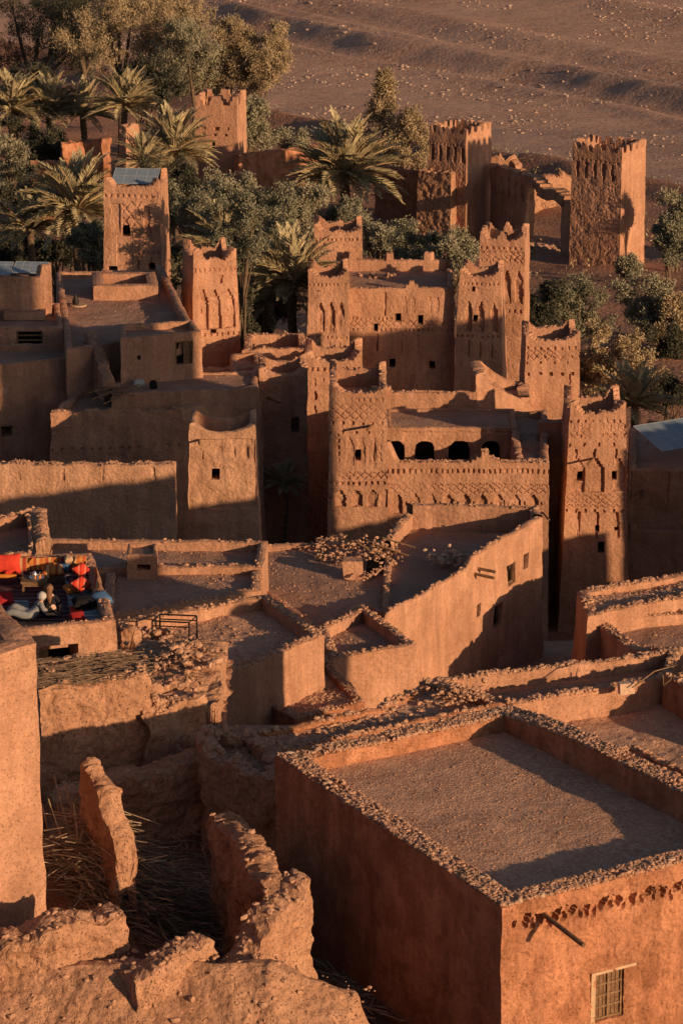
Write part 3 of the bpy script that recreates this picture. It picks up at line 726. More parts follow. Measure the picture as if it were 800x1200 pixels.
#@@MIDDLE
# ------------------------------------------------------------------ middle roofs
LWz = 36.3
LW, sdL = house('earthen_house', 'long house with a broad sunlit side wall and small windows before the kasbah', 'house',
      [(450, 724), (635, 618), (628, 607), (476, 602), (447, 634)], LWz, .45, 29, batter=.012, pw=.28, res=.07, mat='adobe', amp=.10, nsc=1.4,
      crown=lambda i, t, W, P: (.06 + (.28 * np.clip((t / W - .50) / .03, 0, 1) if i == 0 else .34) + .04 * fbm(P / .5, 3) if i in (0, 1, 2) else .05 + .04 * fbm(P / .5, 3)),
      relief={0: lambda u, v, W, H: 0 * u}, wins=[(0, 594, 604, 660, 684, 'frame'), (0, 577, 587, 708, 734, 'frame'), (0, 558, 562, 707, 722, 'gap'), (0, 613, 618, 648, 665, 'gap')],
      roofmat='mud_roof_dark', pebbles=300, stones=16, skip=(4,), beams=[(0, 556, 672, .7, .05, .0, -.05), (0, 560, 666, .6, .05, .1, -.05)])
house('earthen_house', 'shaded flat roof with heaped rubble and a square light well', 'house',
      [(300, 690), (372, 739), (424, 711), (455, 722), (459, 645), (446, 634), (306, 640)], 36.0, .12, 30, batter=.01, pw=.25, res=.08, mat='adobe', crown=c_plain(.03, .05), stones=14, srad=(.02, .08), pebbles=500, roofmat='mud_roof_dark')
# light well: pier, rubble rim, flat dark sheet painting the shade inside
c = atz(414, 672, 36.0); LWELL = thing('light_well', 'rubble-rimmed light well with a lit mud pier on the shaded flat roof', 'light well', c)
mb = MB(); mb.box(c + [0, 0, .1], (.62, .5, .75)); mb.warp(.08, .4); part('pier', mb, ['adobe'], LWELL)
mb = MB()
for (a, b) in (((426, 682), (470, 655)), ((430, 655), (468, 650)), ((372, 655), (412, 660)), ((372, 636), (376, 655)), ((372, 640), (405, 630))):
    pa, pb = atz(*a, 36.0), atz(*b, 36.0); n = 60; t = RNG.uniform(0, 1, n)[:, None]
    rocks(mb, pa * (1 - t) + pb * t + np.c_[RNG.normal(0, .09, (n, 2)), RNG.uniform(.0, .2, n)], RNG.uniform(.03, .085, n))
part('rubble_rim', mb, ['rubble'], LWELL, kind='stuff')
mb = MB(); mb.add([atz(428, 679, 36.0) + [0, 0, .03], atz(464, 656, 36.0) + [0, 0, .03], atz(430, 657, 36.0) + [0, 0, .03]], [[0, 1, 2]]); part('shaft_shade', mb, ['dark'], LWELL)
mb = MB(); n = 170; c = atz(425, 648, 36.1)
rocks(mb, c + np.c_[RNG.normal(0, .5, n), RNG.normal(0, .5, n), np.abs(RNG.normal(.08, .14, n))], .03 + .10 * RNG.uniform(0, 1, n) ** 2, 0)
for k in range(7):
    p = c + [RNG.uniform(-.2, .9), RNG.uniform(-.3, .4), RNG.uniform(.25, .45)]; mb.tube([p, p + [RNG.uniform(.4, 1.1), -.3, -.25]], .03, 5, 1)
solo('rubble_heap', mb, ['rubble', 'wood_pale'], 'heap of rubble and broken poles beside the light well', 'rubble heap', kind='stuff')
mb = MB(); n = 90; c = atz(524, 660, 36.0)
rocks(mb, c + np.c_[RNG.normal(0, .42, n), RNG.normal(0, .3, n), np.abs(RNG.normal(.1, .14, n))], .05 + .1 * RNG.uniform(0, 1, n) ** 2, 0)
solo('rubble_heap', mb, ['rubble_pale'], 'small pile of pale stones near the parapet of the long house', 'rubble heap', kind='stuff')
house('earthen_house', 'small house with a dark four sided roof and a low sunlit front wall', 'house',
      [(388, 775), (488, 756), (426, 710), (372, 738)], 36.3, .3, 31.5, batter=.01, pw=.28, res=.06, mat='adobe', crown=c_plain(.04, .05), stones=150, srad=(.02, .08), pebbles=200, roofmat='mud_roof_dark', relief={0: lambda u, v, W, H: 0 * u})
house('earthen_house', 'flat roof with a sunlit patch and lit front wall beside the terrace', 'house',
      [(258, 797), (380, 746), (312, 698), (138, 730), (152, 775)], 40.0, .3, 35.5, batter=.01, pw=.3, res=.06, mat='adobe', crown=c_plain(.04, .05), stones=160, srad=(.02, .08), pebbles=900, prad=(.02, .06), roofamp=.09)
house('earthen_house', 'sunken pebbly roof in front of the lit front wall, beside a dark pit', 'house',
      [(345, 846), (428, 824), (381, 770), (272, 800)], 38.6, .1, 33.5, batter=.01, pw=.26, res=.06, mat='adobe_red', crown=c_plain(.03, .05), stones=170, srad=(.02, .075), pebbles=1300, prad=(.02, .07), roofamp=.1)
house('earthen_house', 'wide shaded grey-brown roof behind the terrace, left part of the village', 'house',
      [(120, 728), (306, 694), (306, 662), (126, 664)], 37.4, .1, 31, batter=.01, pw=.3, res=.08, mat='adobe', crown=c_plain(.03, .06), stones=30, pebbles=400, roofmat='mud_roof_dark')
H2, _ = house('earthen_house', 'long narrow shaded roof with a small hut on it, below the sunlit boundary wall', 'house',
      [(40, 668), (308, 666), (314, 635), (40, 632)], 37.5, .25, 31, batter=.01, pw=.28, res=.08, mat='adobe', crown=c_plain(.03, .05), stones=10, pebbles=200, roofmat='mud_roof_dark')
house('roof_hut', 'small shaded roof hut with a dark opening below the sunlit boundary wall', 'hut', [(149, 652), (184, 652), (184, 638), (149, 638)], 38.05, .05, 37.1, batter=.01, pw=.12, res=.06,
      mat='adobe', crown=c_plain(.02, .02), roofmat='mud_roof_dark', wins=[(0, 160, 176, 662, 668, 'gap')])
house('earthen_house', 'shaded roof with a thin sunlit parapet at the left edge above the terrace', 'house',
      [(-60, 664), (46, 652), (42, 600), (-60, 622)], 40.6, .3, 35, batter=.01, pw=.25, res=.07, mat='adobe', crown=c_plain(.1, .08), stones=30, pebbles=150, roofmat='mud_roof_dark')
ruin('wall_stub', 'rough upright wall stub with pebbly end beside the terrace carpets', [aty(52, 655, 88)[:2], aty(47, 640, 90.5)[:2]], [1.35, 1.5], .42, 40.9, jag=.08, stones=0, mat='adobe_rough', amp=.1, spread=.05, cat='wall')
ruin('wall_stub', 'small forked wall stub on the roof edge right of the terrace', [aty(150, 722, 84)[:2], aty(158, 712, 84.6)[:2]], [1.0, .85], .35, 40.0, jag=.4, stones=0, mat='adobe_rough', amp=.12, cat='wall')

# rubble strip in front of the far parapet of the foreground house
house('earthen_house', 'low rubble-covered roof strip behind the foreground house', 'house',
      [(250, 868), (322, 884), (592, 826), (500, 800), (440, 830), (350, 850)], 43.9, .1, 38, batter=.0, pw=.2, res=.08, mat='adobe_red', crown=c_plain(.02, .06), stones=50, pebbles=900, prad=(.03, .1), roofamp=.18)
mb = MB(); n = 260; c = atz(535, 818, 43.95)
rocks(mb, c + np.c_[RNG.normal(0, .28, n), RNG.normal(0, .25, n), np.abs(RNG.normal(.06, .12, n))], .02 + .07 * RNG.uniform(0, 1, n) ** 2)
solo('rubble_heap', mb, ['rubble'], 'reddish heap of rubble at the corner behind the foreground roof', 'rubble heap', kind='stuff')

# ------------------------------------------------------------------ metal frame on the roof
FR = thing('metal_frame', 'empty black metal frame standing on the roof right of the terrace', 'metal frame', atz(206, 757, 39.75))
z0 = 39.72; P4 = [atz(179, 758, z0), atz(222, 760, z0), atz(231, 752, z0), atz(188, 750, z0)]
for p in P4:
    mb = MB(); mb.box(p + [0, 0, .36], (.045, .045, .72)); part('leg', mb, ['iron'], FR)
mb = MB()
for i in range(4): mb.tube([P4[i] + [0, 0, .735], P4[(i + 1) % 4] + [0, 0, .735]], .024, 4); 
for i in (0, 2): mb.tube([P4[i] + [0, 0, .60], P4[(i + 1) % 4] + [0, 0, .60]], .02, 4)
part('top_rail', mb, ['iron'], FR)
mb = MB(); n = 60; c = atz(165, 752, 39.8); rocks(mb, c + np.c_[RNG.normal(0, .5, n), RNG.normal(.2, .2, n), RNG.uniform(0, .25, n)], RNG.uniform(.06, .2, n))
solo('rubble_heap', mb, ['rubble'], 'low pile of stones under the black metal frame', 'rubble heap', kind='stuff')

# ------------------------------------------------------------------ terrace
TZ, TF = 43.0, 42.45
T_, sdT = house('terrace_house', 'roof terrace with red cushions and carpets at the left edge', 'house',
      [(-90, 752), (136, 729), (108, 651), (-90, 655)], TZ, TZ - TF, 38.5, batter=.01, pw=.27, res=.05, mat='adobe', crown=c_plain(.04, .05), stones=24, srad=(.02, .06), roofmat='mud_roof_dark', relief={0: lambda u, v, W, H: 0 * u},
      wins=[(0, 46, 92, 756, 786, 'gap')])
def drape(name, label, cat, cs, mat, thick=.03, wave=.02, nu=26, nv=14):
    a, b, c, d = [atz(*q) for q in cs]
    U, V = np.meshgrid(np.linspace(0, 1, nu), np.linspace(0, 1, nv), indexing='ij'); U = U[..., None]; V = V[..., None]
    G = (a * (1 - U) + b * U) * (1 - V) + (d * (1 - U) + c * U) * V
    G = warp(G.reshape(-1, 3), wave * 2, .35).reshape(G.shape); mb = MB(); mb.grid(G); B = G - [0, 0, thick]; mb.grid(B, flip=True)
    for e, f in ((G[0], B[0]), (G[-1], B[-1]), (G[:, 0], B[:, 0]), (G[:, -1], B[:, -1])): mb.grid(np.stack([e, f], 0))
    return solo(name, mb, [mat], label, cat, smooth=False)
def cushion(label, c, size, rot, tilt, mat, name='cushion'):
    U, V = np.meshgrid(np.linspace(-1, 1, 15), np.linspace(-1, 1, 15), indexing='ij')
    f = (1 - U ** 4) * (1 - V ** 4); h = np.sqrt(np.clip(f, 0, 1)); pin = 1 - .10 * (1 - U ** 2) * 0 - .12 * ((1 - np.abs(U)) * np.abs(V) ** 3 + (1 - np.abs(V)) * np.abs(U) ** 3)
    mb = MB(); Mx = np.array(Matrix.Rotation(rot, 3, 'Z') @ Matrix.Rotation(tilt, 3, 'X'))
    for sgn in (1, -1):
        G = np.stack([U * size[0] / 2 * pin, V * size[1] / 2 * pin, sgn * h * size[2] / 2], -1)
        G = G @ Mx.T + np.asarray(c); mb.grid(G, flip=sgn < 0)
    return solo(name, mb, [mat], label, 'cushion', loc=c, smooth=True)
def skin_person(root, nm, joints, edges, rad, mat, sub=2, parent=None):
    me = bpy.data.meshes.new(nm); me.from_pydata([tuple(np.asarray(j, float)) for j in joints], edges, []); me.update()
    o = bpy.data.objects.new(nm, me); COL.objects.link(o); o.modifiers.new('s', 'SKIN'); m = o.modifiers.new('u', 'SUBSURF'); m.levels = sub; m.render_levels = sub
    for i, r in enumerate(rad): me.skin_vertices[0].data[i].radius = (r, r) if np.isscalar(r) else r
    me.skin_vertices[0].data[0].use_root = True
    dg = bpy.context.evaluated_depsgraph_get(); dg.update(); me2 = bpy.data.meshes.new_from_object(o.evaluated_get(dg)); bpy.data.objects.remove(o); bpy.data.meshes.remove(me)
    me2.materials.clear(); me2.materials.append(M[mat]); me2.name = nm; me2.polygons.foreach_set('use_smooth', [True] * len(me2.polygons))
    o = bpy.data.objects.new(nm, me2); COL.objects.link(o); o.parent = root; ORG[o.name] = ORG[root.name]; return o
def ball(mb, c, r, mi=0, n=14):
    th = np.linspace(0, math.pi, n); ph = np.linspace(0, 2 * math.pi, 2 * n)
    T, P = np.meshgrid(th, ph, indexing='ij'); r = np.broadcast_to(r, (3,))
    mb.grid(np.stack([np.sin(T) * np.cos(P) * r[0], np.sin(T) * np.sin(P) * r[1], np.cos(T) * r[2]], -1) + np.asarray(c), mi)

# floor mattresses
def mattress(label, cs, mat, h):
    a, b, c, d = [atz(px, py, TF + h)[:2] for px, py in cs]; mb = MB()
    for k, (q, z) in enumerate((((a, b, c, d), TF + h),)):
        U, V = np.meshgrid(np.linspace(0, 1, 30), np.linspace(0, 1, 12), indexing='ij')
        Pq = (a * (1 - U[..., None]) + b * U[..., None]) * (1 - V[..., None]) + (d * (1 - U[..., None]) + c * U[..., None]) * V[..., None]
        hh = h * (1 - .35 * (np.abs(2 * V - 1) ** 6 + np.abs(2 * U - 1) ** 14) * .5); G = np.concatenate([Pq, (TF + hh)[..., None]], -1)
        G = warp(G.reshape(-1, 3), .03, .3).reshape(G.shape); mb.grid(G)
        B = G.copy(); B[..., 2] = TF + .005
        for e, f in ((G[0], B[0]), (G[-1], B[-1]), (G[:, 0], B[:, 0]), (G[:, -1], B[:, -1])): mb.grid(np.stack([e, f], 0))
    return solo('floor_mattress', mb, [mat], label, 'mattress')
mattress('long plum striped floor mattress along the far wall of the terrace', [(-20, 672), (104, 668), (100, 656), (-20, 659)], 'rug_plum', .30)
mattress('grey striped floor mattress along the right wall of the terrace', [(84, 722), (127, 720), (108, 668), (76, 672)], 'rug_grey', .30)
drape('carpet', 'orange patterned carpet spread over the far wall of the terrace', 'carpet', [(28, 667, TF + .36), (62, 667, TF + .36), (72, 653, TZ + .14), (38, 653, TZ + .14)], 'rug_orange')
drape('carpet', 'dark red striped carpet hung over the far wall beside the orange carpet', 'carpet', [(60, 668, TF + .36), (92, 667, TF + .36), (98, 652, TZ + .14), (72, 652, TZ + .14)], 'rug_red')
drape('carpet', 'dark carpet covering the floor of the terrace', 'carpet', [(2, 728, TF + .035), (92, 726, TF + .035), (80, 674, TF + .035), (0, 676, TF + .035)], 'rug_plum', .02, .005)
drape('blanket', 'grey blue blanket with an orange edge lying on the right mattress', 'blanket', [(98, 727, TF + .37), (130, 725, TF + .37), (124, 713, TF + .38), (98, 717, TF + .38)], 'rug_grey', .05, .03)
drape('blanket', 'orange folded blanket at the near corner of the terrace', 'blanket', [(100, 730, TF + .30), (129, 727, TF + .30), (128, 722.5, TF + .36), (101, 725.5, TF + .36)], 'orange_cloth', .06, .02)
cushion('big bright red cushion leaning on the far wall at the left edge', atz(8, 660, TZ + .05), (.75, .5, .28), .1, 1.0, 'red_cloth')
cushion('red striped cushion at the far corner of the right mattress', atz(96, 669, TF + .62), (.52, .40, .24), 1.2, .7, 'cushion_stripe')
cushion('second red striped cushion in front of the far corner one', atz(95, 685, TF + .55), (.56, .40, .24), 1.2, .6, 'cushion_stripe')
cushion('crimson cushion at the near end of the right mattress', atz(91, 724, TF + .42), (.42, .36, .2), .4, .5, 'crimson_cloth')
cushion('dark crimson cushion beside the tall sunlit house corner', atz(5, 701, TF + .3), (.5, .42, .22), .3, .5, 'crimson_cloth')
cushion('small round cream bolster on the far wall of the terrace', atz(81, 656, TZ + .12), (.24, .2, .18), .2, .3, 'plaster')
cushion('small tan cushion at the right end of the far wall', atz(94, 656, TZ + .12), (.36, .22, .2), .1, .5, 'rug_orange')
cushion('blue jacket bundled against the right wall of the terrace', atz(119, 702, TF + .52), (.5, .42, .3), .8, .5, 'blue_cloth', 'jacket')
cushion('black bag lying on the right mattress beside the blue jacket', atz(99, 706, TF + .48), (.62, .4, .3), .3, .2, 'black_cloth', 'bag')
cushion('tan and orange striped cushion lying on the far mattress near the table', atz(62, 668, TF + .42), (.6, .42, .2), .15, .25, 'rug_orange')
cushion('small plum cushion between the two red striped cushions', atz(86, 677, TF + .42), (.4, .34, .18), .8, .3, 'rug_plum')
cushion('large dark red cushion leaning on the far wall beside the bright red one', atz(27, 661, TZ - .08), (.55, .42, .24), .1, 1.0, 'rug_red')
drape('carpet', 'tan striped carpet hanging over the right wall of the terrace', 'carpet', [(100, 690, TF + .37), (103, 668, TF + .37), (113, 664, TZ + .15), (117, 688, TZ + .15)], 'rug_orange')
drape('carpet', 'brown folded carpet lying behind the reclining person', 'carpet', [(16, 712, TF + .12), (34, 711, TF + .12), (34, 703, TF + .12), (14, 704, TF + .12)], 'rug_grey', .08)
cushion('small orange cushion on the right mattress beside the red striped pair', atz(84, 690, TF + .40), (.38, .34, .18), .5, .3, 'orange_cloth')
cushion('small bright red cushion at the left end of the far mattress', atz(14, 669, TF + .42), (.44, .34, .2), .2, .4, 'red_cloth')
cushion('small blue cushion on the far mattress right of the table', atz(74, 664, TF + .44), (.38, .32, .18), -.2, .5, 'blue_cloth')
drape('blanket', 'bright red blanket thrown over the near part of the right mattress', 'blanket', [(84, 716, TF + .34), (98, 715, TF + .36), (97, 709, TF + .37), (82, 710, TF + .34)], 'red_cloth', .04, .03)
# low table with tea set
tc = atz(41, 698, TF); TB = thing('low_table', 'low dark square table with the tea set on the terrace', 'table', tc)
mb = MB(); mb.box(tc + [0, .1, .40], (.66, .60, .06)); part('table_top', mb, ['wood'], TB)
mb = MB(); mb.box(tc + [0, .1, .33], (.58, .52, .08)); part('apron', mb, ['wood'], TB)
for sx in (-.27, .27):
    for sy in (-.16, .36):
        mb = MB(); mb.box(tc + [sx, sy, .15], (.055, .055, .29)); part('leg', mb, ['wood'], TB)
tt = tc + [.05, .12, .435]
mb = MB(); mb.tube([tt, tt + [0, 0, .012]], .19, 20); mb.tube([tt + [0, 0, .012], tt + [0, 0, .03]], [.19, .2], 20, cap=False)
solo('tea_tray', mb, ['silver'], 'round metal tea tray on the low table', 'tray')
TP = thing('teapot', 'small silver teapot on the tea tray', 'teapot', tt + [-.05, .04, .014])
mb = MB(); o_ = tt + [-.05, .04, .014]; mb.tube([o_, o_ + [0, 0, .05], o_ + [0, 0, .11], o_ + [0, 0, .15]], [.05, .075, .05, .03], 12); part('body', mb, ['silver'], TP, True)
mb = MB(); mb.tube([o_ + [.06, 0, .05], o_ + [.12, 0, .09], o_ + [.15, 0, .14]], [.018, .013, .009], 8); part('spout', mb, ['silver'], TP, True)
mb = MB(); mb.tube([o_ + [-.05, 0, .12], o_ + [-.11, 0, .11], o_ + [-.11, 0, .05], o_ + [-.06, 0, .03]], .008, 6); part('handle', mb, ['silver'], TP, True)
for k, (dx, dy, tx) in enumerate(((.09, .05, 'right of the teapot'), (.08, -.07, 'at the front right of the tray'), (-.03, -.1, 'at the front of the tray'))):
    mb = MB(); q = tt + [dx, dy, .014]; mb.tube([q, q + [0, 0, .075]], [.022, .028], 10); solo('tea_glass', mb, ['orange_cloth'], 'little tea glass standing ' + tx, 'glass', group='tea glasses on the tray')
mb = MB(); q = atz(10, 675, TF + .36); mb.tube([q + [-.25, 0, 0], q + [.22, -.02, 0]], .055, 10); solo('rolled_mat', mb, ['orange_cloth'], 'small rolled yellow mat on the far mattress at the left', 'mat', smooth=True)

# two people on the terrace floor
def person(label, base, joints, clothes, headc, hair, facing):
    rt = thing('person', label, 'person', base); b = np.asarray(base, float)
    return rt, b
b = atz(60, 724, TF + .04); P1 = thing('person', 'person in black with long brown hair sitting on the terrace floor', 'person', b)
J = [(0, 0, .14), (0, .04, .30), (0, .07, .46), (0, .08, .55), (0, .09, .62), (0, .10, .72),                 # pelvis..head
     (-.17, .08, .50), (-.24, .02, .28), (-.12, .22, .20), (.17, .08, .50), (.26, .0, .30), (.24, .10, .07),      # arms
     (-.1, .05, .12), (-.28, .38, .20), (-.05, .42, .07), (.1, .05, .12), (.30, .34, .20), (.08, .46, .07)]
E = [(0, 1), (1, 2), (2, 3), (3, 4), (4, 5), (3, 6), (6, 7), (7, 8), (3, 9), (9, 10), (10, 11), (0, 12), (12, 13), (13, 14), (0, 15), (15, 16), (16, 17)]
RR = [(.15, .12), (.13, .10), (.15, .10), (.09, .07), .05, (.085, .1), .055, .042, .03, .055, .042, .03, .1, .075, .045, .1, .075, .045]
th = R(20); rot = np.array([[math.cos(th), -math.sin(th), 0], [math.sin(th), math.cos(th), 0], [0, 0, 1]])
Jw = [b + rot @ np.array(j) - ORG[P1.name] for j in J]
body = skin_person(P1, 'body', Jw, E, RR, 'skin')
skin_person(P1, 'clothes', [Jw[k] for k in (0, 1, 2, 3, 6, 7, 9, 10, 12, 13, 14, 15, 16, 17)], [(0, 1), (1, 2), (2, 3), (3, 4), (4, 5), (3, 6), (6, 7), (0, 8), (8, 9), (9, 10), (0, 11), (11, 12), (12, 13)],
            [(.17, .14), (.15, .115), (.165, .115), (.08, .07), .065, .055, .065, .055, .115, .09, .055, .115, .09, .055], 'black_cloth')
hc = b + rot @ np.array([0, .08, .74]); mb = MB(); ball(mb, hc + [0, -.015, .02], (.102, .108, .115)); mb.tube([hc + [0, -.06, 0], hc + [0, -.11, -.16], hc + [.01, -.1, -.34]], [.085, .08, .03], 10); mb.warp(.03, .05)
part('hair', mb, ['hair'], P1, True)
f_ = rot @ np.array([0, 1.0, 0]); r_ = rot @ np.array([1.0, 0, 0]); mb = MB(); hc2 = b + rot @ np.array([0, .10, .72])
for s in (-1, 1): ball(mb, hc2 + f_ * .088 + r_ * s * .034 + [0, 0, .012], .011)
part('eyes', mb, ['black_cloth'], P1, True)
mb = MB(); mb.tube([hc2 + f_ * .095 + [0, 0, .005], hc2 + f_ * .118 + [0, 0, -.022]], [.009, .014], 6); part('nose', mb, ['skin'], P1, True)
for s, jw in ((-1, J[8]), (1, J[11])):
    hb = b + rot @ np.array(jw); fwd = rot @ np.array([.1 * s, .9, -.25]); mb = MB()
    mb.tube([hb - fwd * .02, hb + fwd * .05, hb + fwd * .085], [.026, .038, .034], 8)
    for k in range(4): q = hb + fwd * .08 + r_ * (k - 1.5) * .018; L = (.06, .072, .066, .05)[k]; mb.tube([q, q + fwd * L * .6, q + fwd * L + [0, 0, -.015]], [.009, .0085, .007], 6)
    q = hb + fwd * .03 - r_ * s * .03; mb.tube([q, q + fwd * .035 - r_ * s * .025, q + fwd * .06 - r_ * s * .025], [.011, .010, .008], 6)
    part('hand', mb, ['skin'], P1, True)
b = atz(36, 727, TF + .04); P2 = thing('person', 'person with a white head wrap and grey clothes reclining on the terrace floor', 'person', b)
J = [(0, 0, .15), (.12, .06, .24), (.22, .10, .36), (.25, .11, .42), (.27, .12, .47), (.30, .14, .57),
     (.17, .26, .38), (.10, .36, .2), (.30, .42, .12), (.30, -.06, .38), (.42, -.12, .2), (.52, .08, .14),
     (-.06, .09, .12), (-.42, .18, .34), (-.62, .26, .05), (-.04, -.09, .12), (-.46, -.06, .26), (-.80, -.02, .05)]
Jw = [b + np.array(j) - ORG[P2.name] for j in J]
skin_person(P2, 'body', Jw, E, RR, 'skin')
skin_person(P2, 'clothes', [Jw[k] for k in (0, 1, 2, 3, 6, 7, 9, 10, 12, 13, 14, 15, 16, 17)], [(0, 1), (1, 2), (2, 3), (3, 4), (4, 5), (3, 6), (6, 7), (0, 8), (8, 9), (9, 10), (0, 11), (11, 12), (12, 13)],
            [(.18, .15), (.16, .125), (.175, .12), (.08, .07), .07, .06, .07, .06, .125, .10, .065, .125, .10, .065], 'grey_cloth')
hc = b + np.array([.30, .13, .585]); mb = MB(); ball(mb, hc + [-.01, -.02, .02], (.115, .12, .115)); mb.warp(.025, .06); part('head_wrap', mb, ['white'], P2, True)
for s, jw in ((1, J[8]), (-1, J[11])):
    hb = b + np.array(jw); fwd = np.array([.8, .3, -.2]); side = np.array([-.3, .8, 0]); mb = MB()
    mb.tube([hb - fwd * .02, hb + fwd * .05, hb + fwd * .085], [.026, .038, .034], 8)
    for k in range(4): q = hb + fwd * .08 + side * (k - 1.5) * .02; L = (.06, .072, .066, .05)[k]; mb.tube([q, q + fwd * L * .6, q + fwd * L + [0, 0, -.015]], [.009, .0085, .007], 6)
    q = hb + fwd * .03 + side * s * .03; mb.tube([q, q + fwd * .035 + side * s * .025, q + fwd * .06 + side * s * .025], [.011, .010, .008], 6)
    part('hand', mb, ['skin'], P2, True)

#@@LEFTMID
# ------------------------------------------------------------------ middle left: wall, towers, shaded houses
def wallbox(name, label, p0, p1, Y0, Y1, pyt, thick, zb, **k):
    a, b = aty(p0, pyt, Y0), aty(p1, pyt, Y1); e = (b - a)[:2] / np.linalg.norm((b - a)[:2]); nb = np.array([-e[1], e[0]])
    poly = [a[:2], b[:2], b[:2] + nb * thick, a[:2] + nb * thick]; c = np.mean(poly, 0)
    rt = thing(name, label, 'wall', (c[0], c[1], zb)); sd = block(rt, poly, a[2], a[2] - .02, zb, pw=thick * .45, **k); return rt, sd
flat0 = {0: lambda u, v, W, H: 0 * u}
wallbox('boundary_wall', 'long boundary wall with a sunlit crumbling top, beside the plain short tower', -90, 205, 136.5, 136.5, 548, .55, 20,
        res=.06, mat='adobe_pale', amp=.09, batter=.015, stones=26, srad=(.03, .08), crown=lambda i, t, W, P: .12 + .05 * np.abs(np.sin(t * 2.4)) ** 4 * -1 + .06 * fbm(P / .5, 3),
        relief={0: lambda u, v, W, H: .07 * ((v < .55) & (((u + .2 * np.sin(u)) % 1.9) < .1))})
def ta_rel(u, v, W, H):
    o = 0 * u
    for k, f in enumerate((.46, .66, .86)):
        q = ((u - W * f) / .20) ** 2 + ((v - .62) / .34) ** 2; o = np.maximum(o, .16 * np.clip(1.15 - q, 0, 1) * (u < W * f + .09))
    o = np.maximum(o, r_rect(u, v, W * .185, W * .2, .55, .95, .2)); o = np.maximum(o, .06 * ((u > W * .15) & (u < W * .2) & (v > .5) & (v < 3.2)))
    return np.maximum(o, .06 * (v < 3.02))
tw = tower_poly(222, 299, 514, 137.5, 2.5)
TA = thing('earthen_tower', 'short plain sunlit tower with a sagging rim and one black window', 'tower', (*tw[0][0], 20))
block(TA, tw[0], tw[1], tw[1] - .5, 20, batter=.030, pw=.25, crown=c_sag(.25, .34), relief={0: ta_rel}, wins=[(0, 248, 257, 550, 562, 'gap')], res=.045, mat='adobe_pale', amp=.08,
      beams=[(0, 233, 516, .8, .05, .05, .02), ])
# shaded houses
house('earthen_house', 'shaded roof with a rounded front wall and a line of small holes', 'house',
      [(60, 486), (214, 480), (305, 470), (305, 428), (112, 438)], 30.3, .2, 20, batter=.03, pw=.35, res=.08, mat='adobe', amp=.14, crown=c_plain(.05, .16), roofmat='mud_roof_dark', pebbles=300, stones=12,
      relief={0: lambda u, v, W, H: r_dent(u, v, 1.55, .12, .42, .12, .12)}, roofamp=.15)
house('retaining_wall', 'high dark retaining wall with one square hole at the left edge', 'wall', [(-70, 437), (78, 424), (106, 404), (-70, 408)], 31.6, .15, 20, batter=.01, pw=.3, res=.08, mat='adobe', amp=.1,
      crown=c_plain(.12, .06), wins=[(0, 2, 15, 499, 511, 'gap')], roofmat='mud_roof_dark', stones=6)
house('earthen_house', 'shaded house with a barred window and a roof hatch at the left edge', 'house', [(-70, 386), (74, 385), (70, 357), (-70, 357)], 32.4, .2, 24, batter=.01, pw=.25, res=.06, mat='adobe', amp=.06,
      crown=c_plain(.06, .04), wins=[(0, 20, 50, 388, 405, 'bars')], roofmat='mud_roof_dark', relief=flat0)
mb = MB(); c = atz(31, 369, 32.28)
for (dx, dy, sx, sy) in ((0, -.75, 1.9, .3), (0, .75, 1.9, .3), (-.8, 0, .3, 1.2), (.8, 0, .3, 1.2)): mb.box(c + [dx, dy, .14], (sx, sy, .36))
mb.warp(.05, .5); mb.box(c + [0, 0, .02], (1.3, 1.2, .02), mi=1)
solo('roof_hatch', mb, ['adobe', 'dark'], 'square mud-rimmed hatch on the roof of the house with the barred window', 'hatch', loc=c)
house('earthen_house', 'upper shaded house storey carrying two tilted panels at the left edge', 'house', [(-70, 329), (60, 327), (60, 310), (-70, 311)], 34.0, .15, 25, batter=.01, pw=.25, res=.06, mat='adobe', amp=.05,
      crown=lambda i, t, W, P: .08 + (.55 * np.clip((t - (W - .5)) / .1, 0, 1) if i == 0 else 0) + .04 * fbm(P / .5, 3), roofmat='mud_roof_dark')
def panel(label, c, size, rot, tilt, legs=True, nx=6, ny=3):
    rt = thing('solar_panel', label, 'solar panel', c); Mx = np.array(Matrix.Rotation(rot, 3, 'Z') @ Matrix.Rotation(tilt, 3, 'X'))
    up = np.array([0, 0, .55]) if legs else np.array([0, 0, .3])
    mb = MB(); V = lambda x, y, z: np.asarray(c) + up + Mx @ np.array([x, y, z])
    def sl(x0, x1, y0, y1, z0, z1, m):
        q = [V(x0, y0, z0), V(x1, y0, z0), V(x1, y1, z0), V(x0, y1, z0), V(x0, y0, z1), V(x1, y0, z1), V(x1, y1, z1), V(x0, y1, z1)]
        m.add(q, [[0, 3, 2, 1], [4, 5, 6, 7], [0, 1, 5, 4], [1, 2, 6, 5], [2, 3, 7, 6], [3, 0, 4, 7]])
    w, h = size[0] / 2, size[1] / 2
    sl(-w, w, -h, h, -.02, .02, mb); part('panel', mb, ['solar'], rt)
    mb = MB()
    for k in range(nx + 1): x = -w + 2 * w * k / nx; sl(x - .012, x + .012, -h, h, .021, .026, mb)
    for k in range(ny + 1): y = -h + 2 * h * k / ny; sl(-w, w, y - .012, y + .012, .027, .031, mb)
    part('cell_grid', mb, ['solar_line'], rt)
    for (x, y) in ((-w * .7, -h * .8), (w * .7, -h * .8), (-w * .7, h * .8), (w * .7, h * .8)):
        mb = MB(); q = V(x, y, -.02); mb.tube([q, [q[0], q[1], c[2] - .05]], .022, 6); part('support', mb, ['steel'], rt)
    return rt
panel('grey tilted panel at the very left edge on the shaded upper storey', atz(2, 322, 33.9), (1.0, 1.3), -.05, R(14), False, 3, 4)
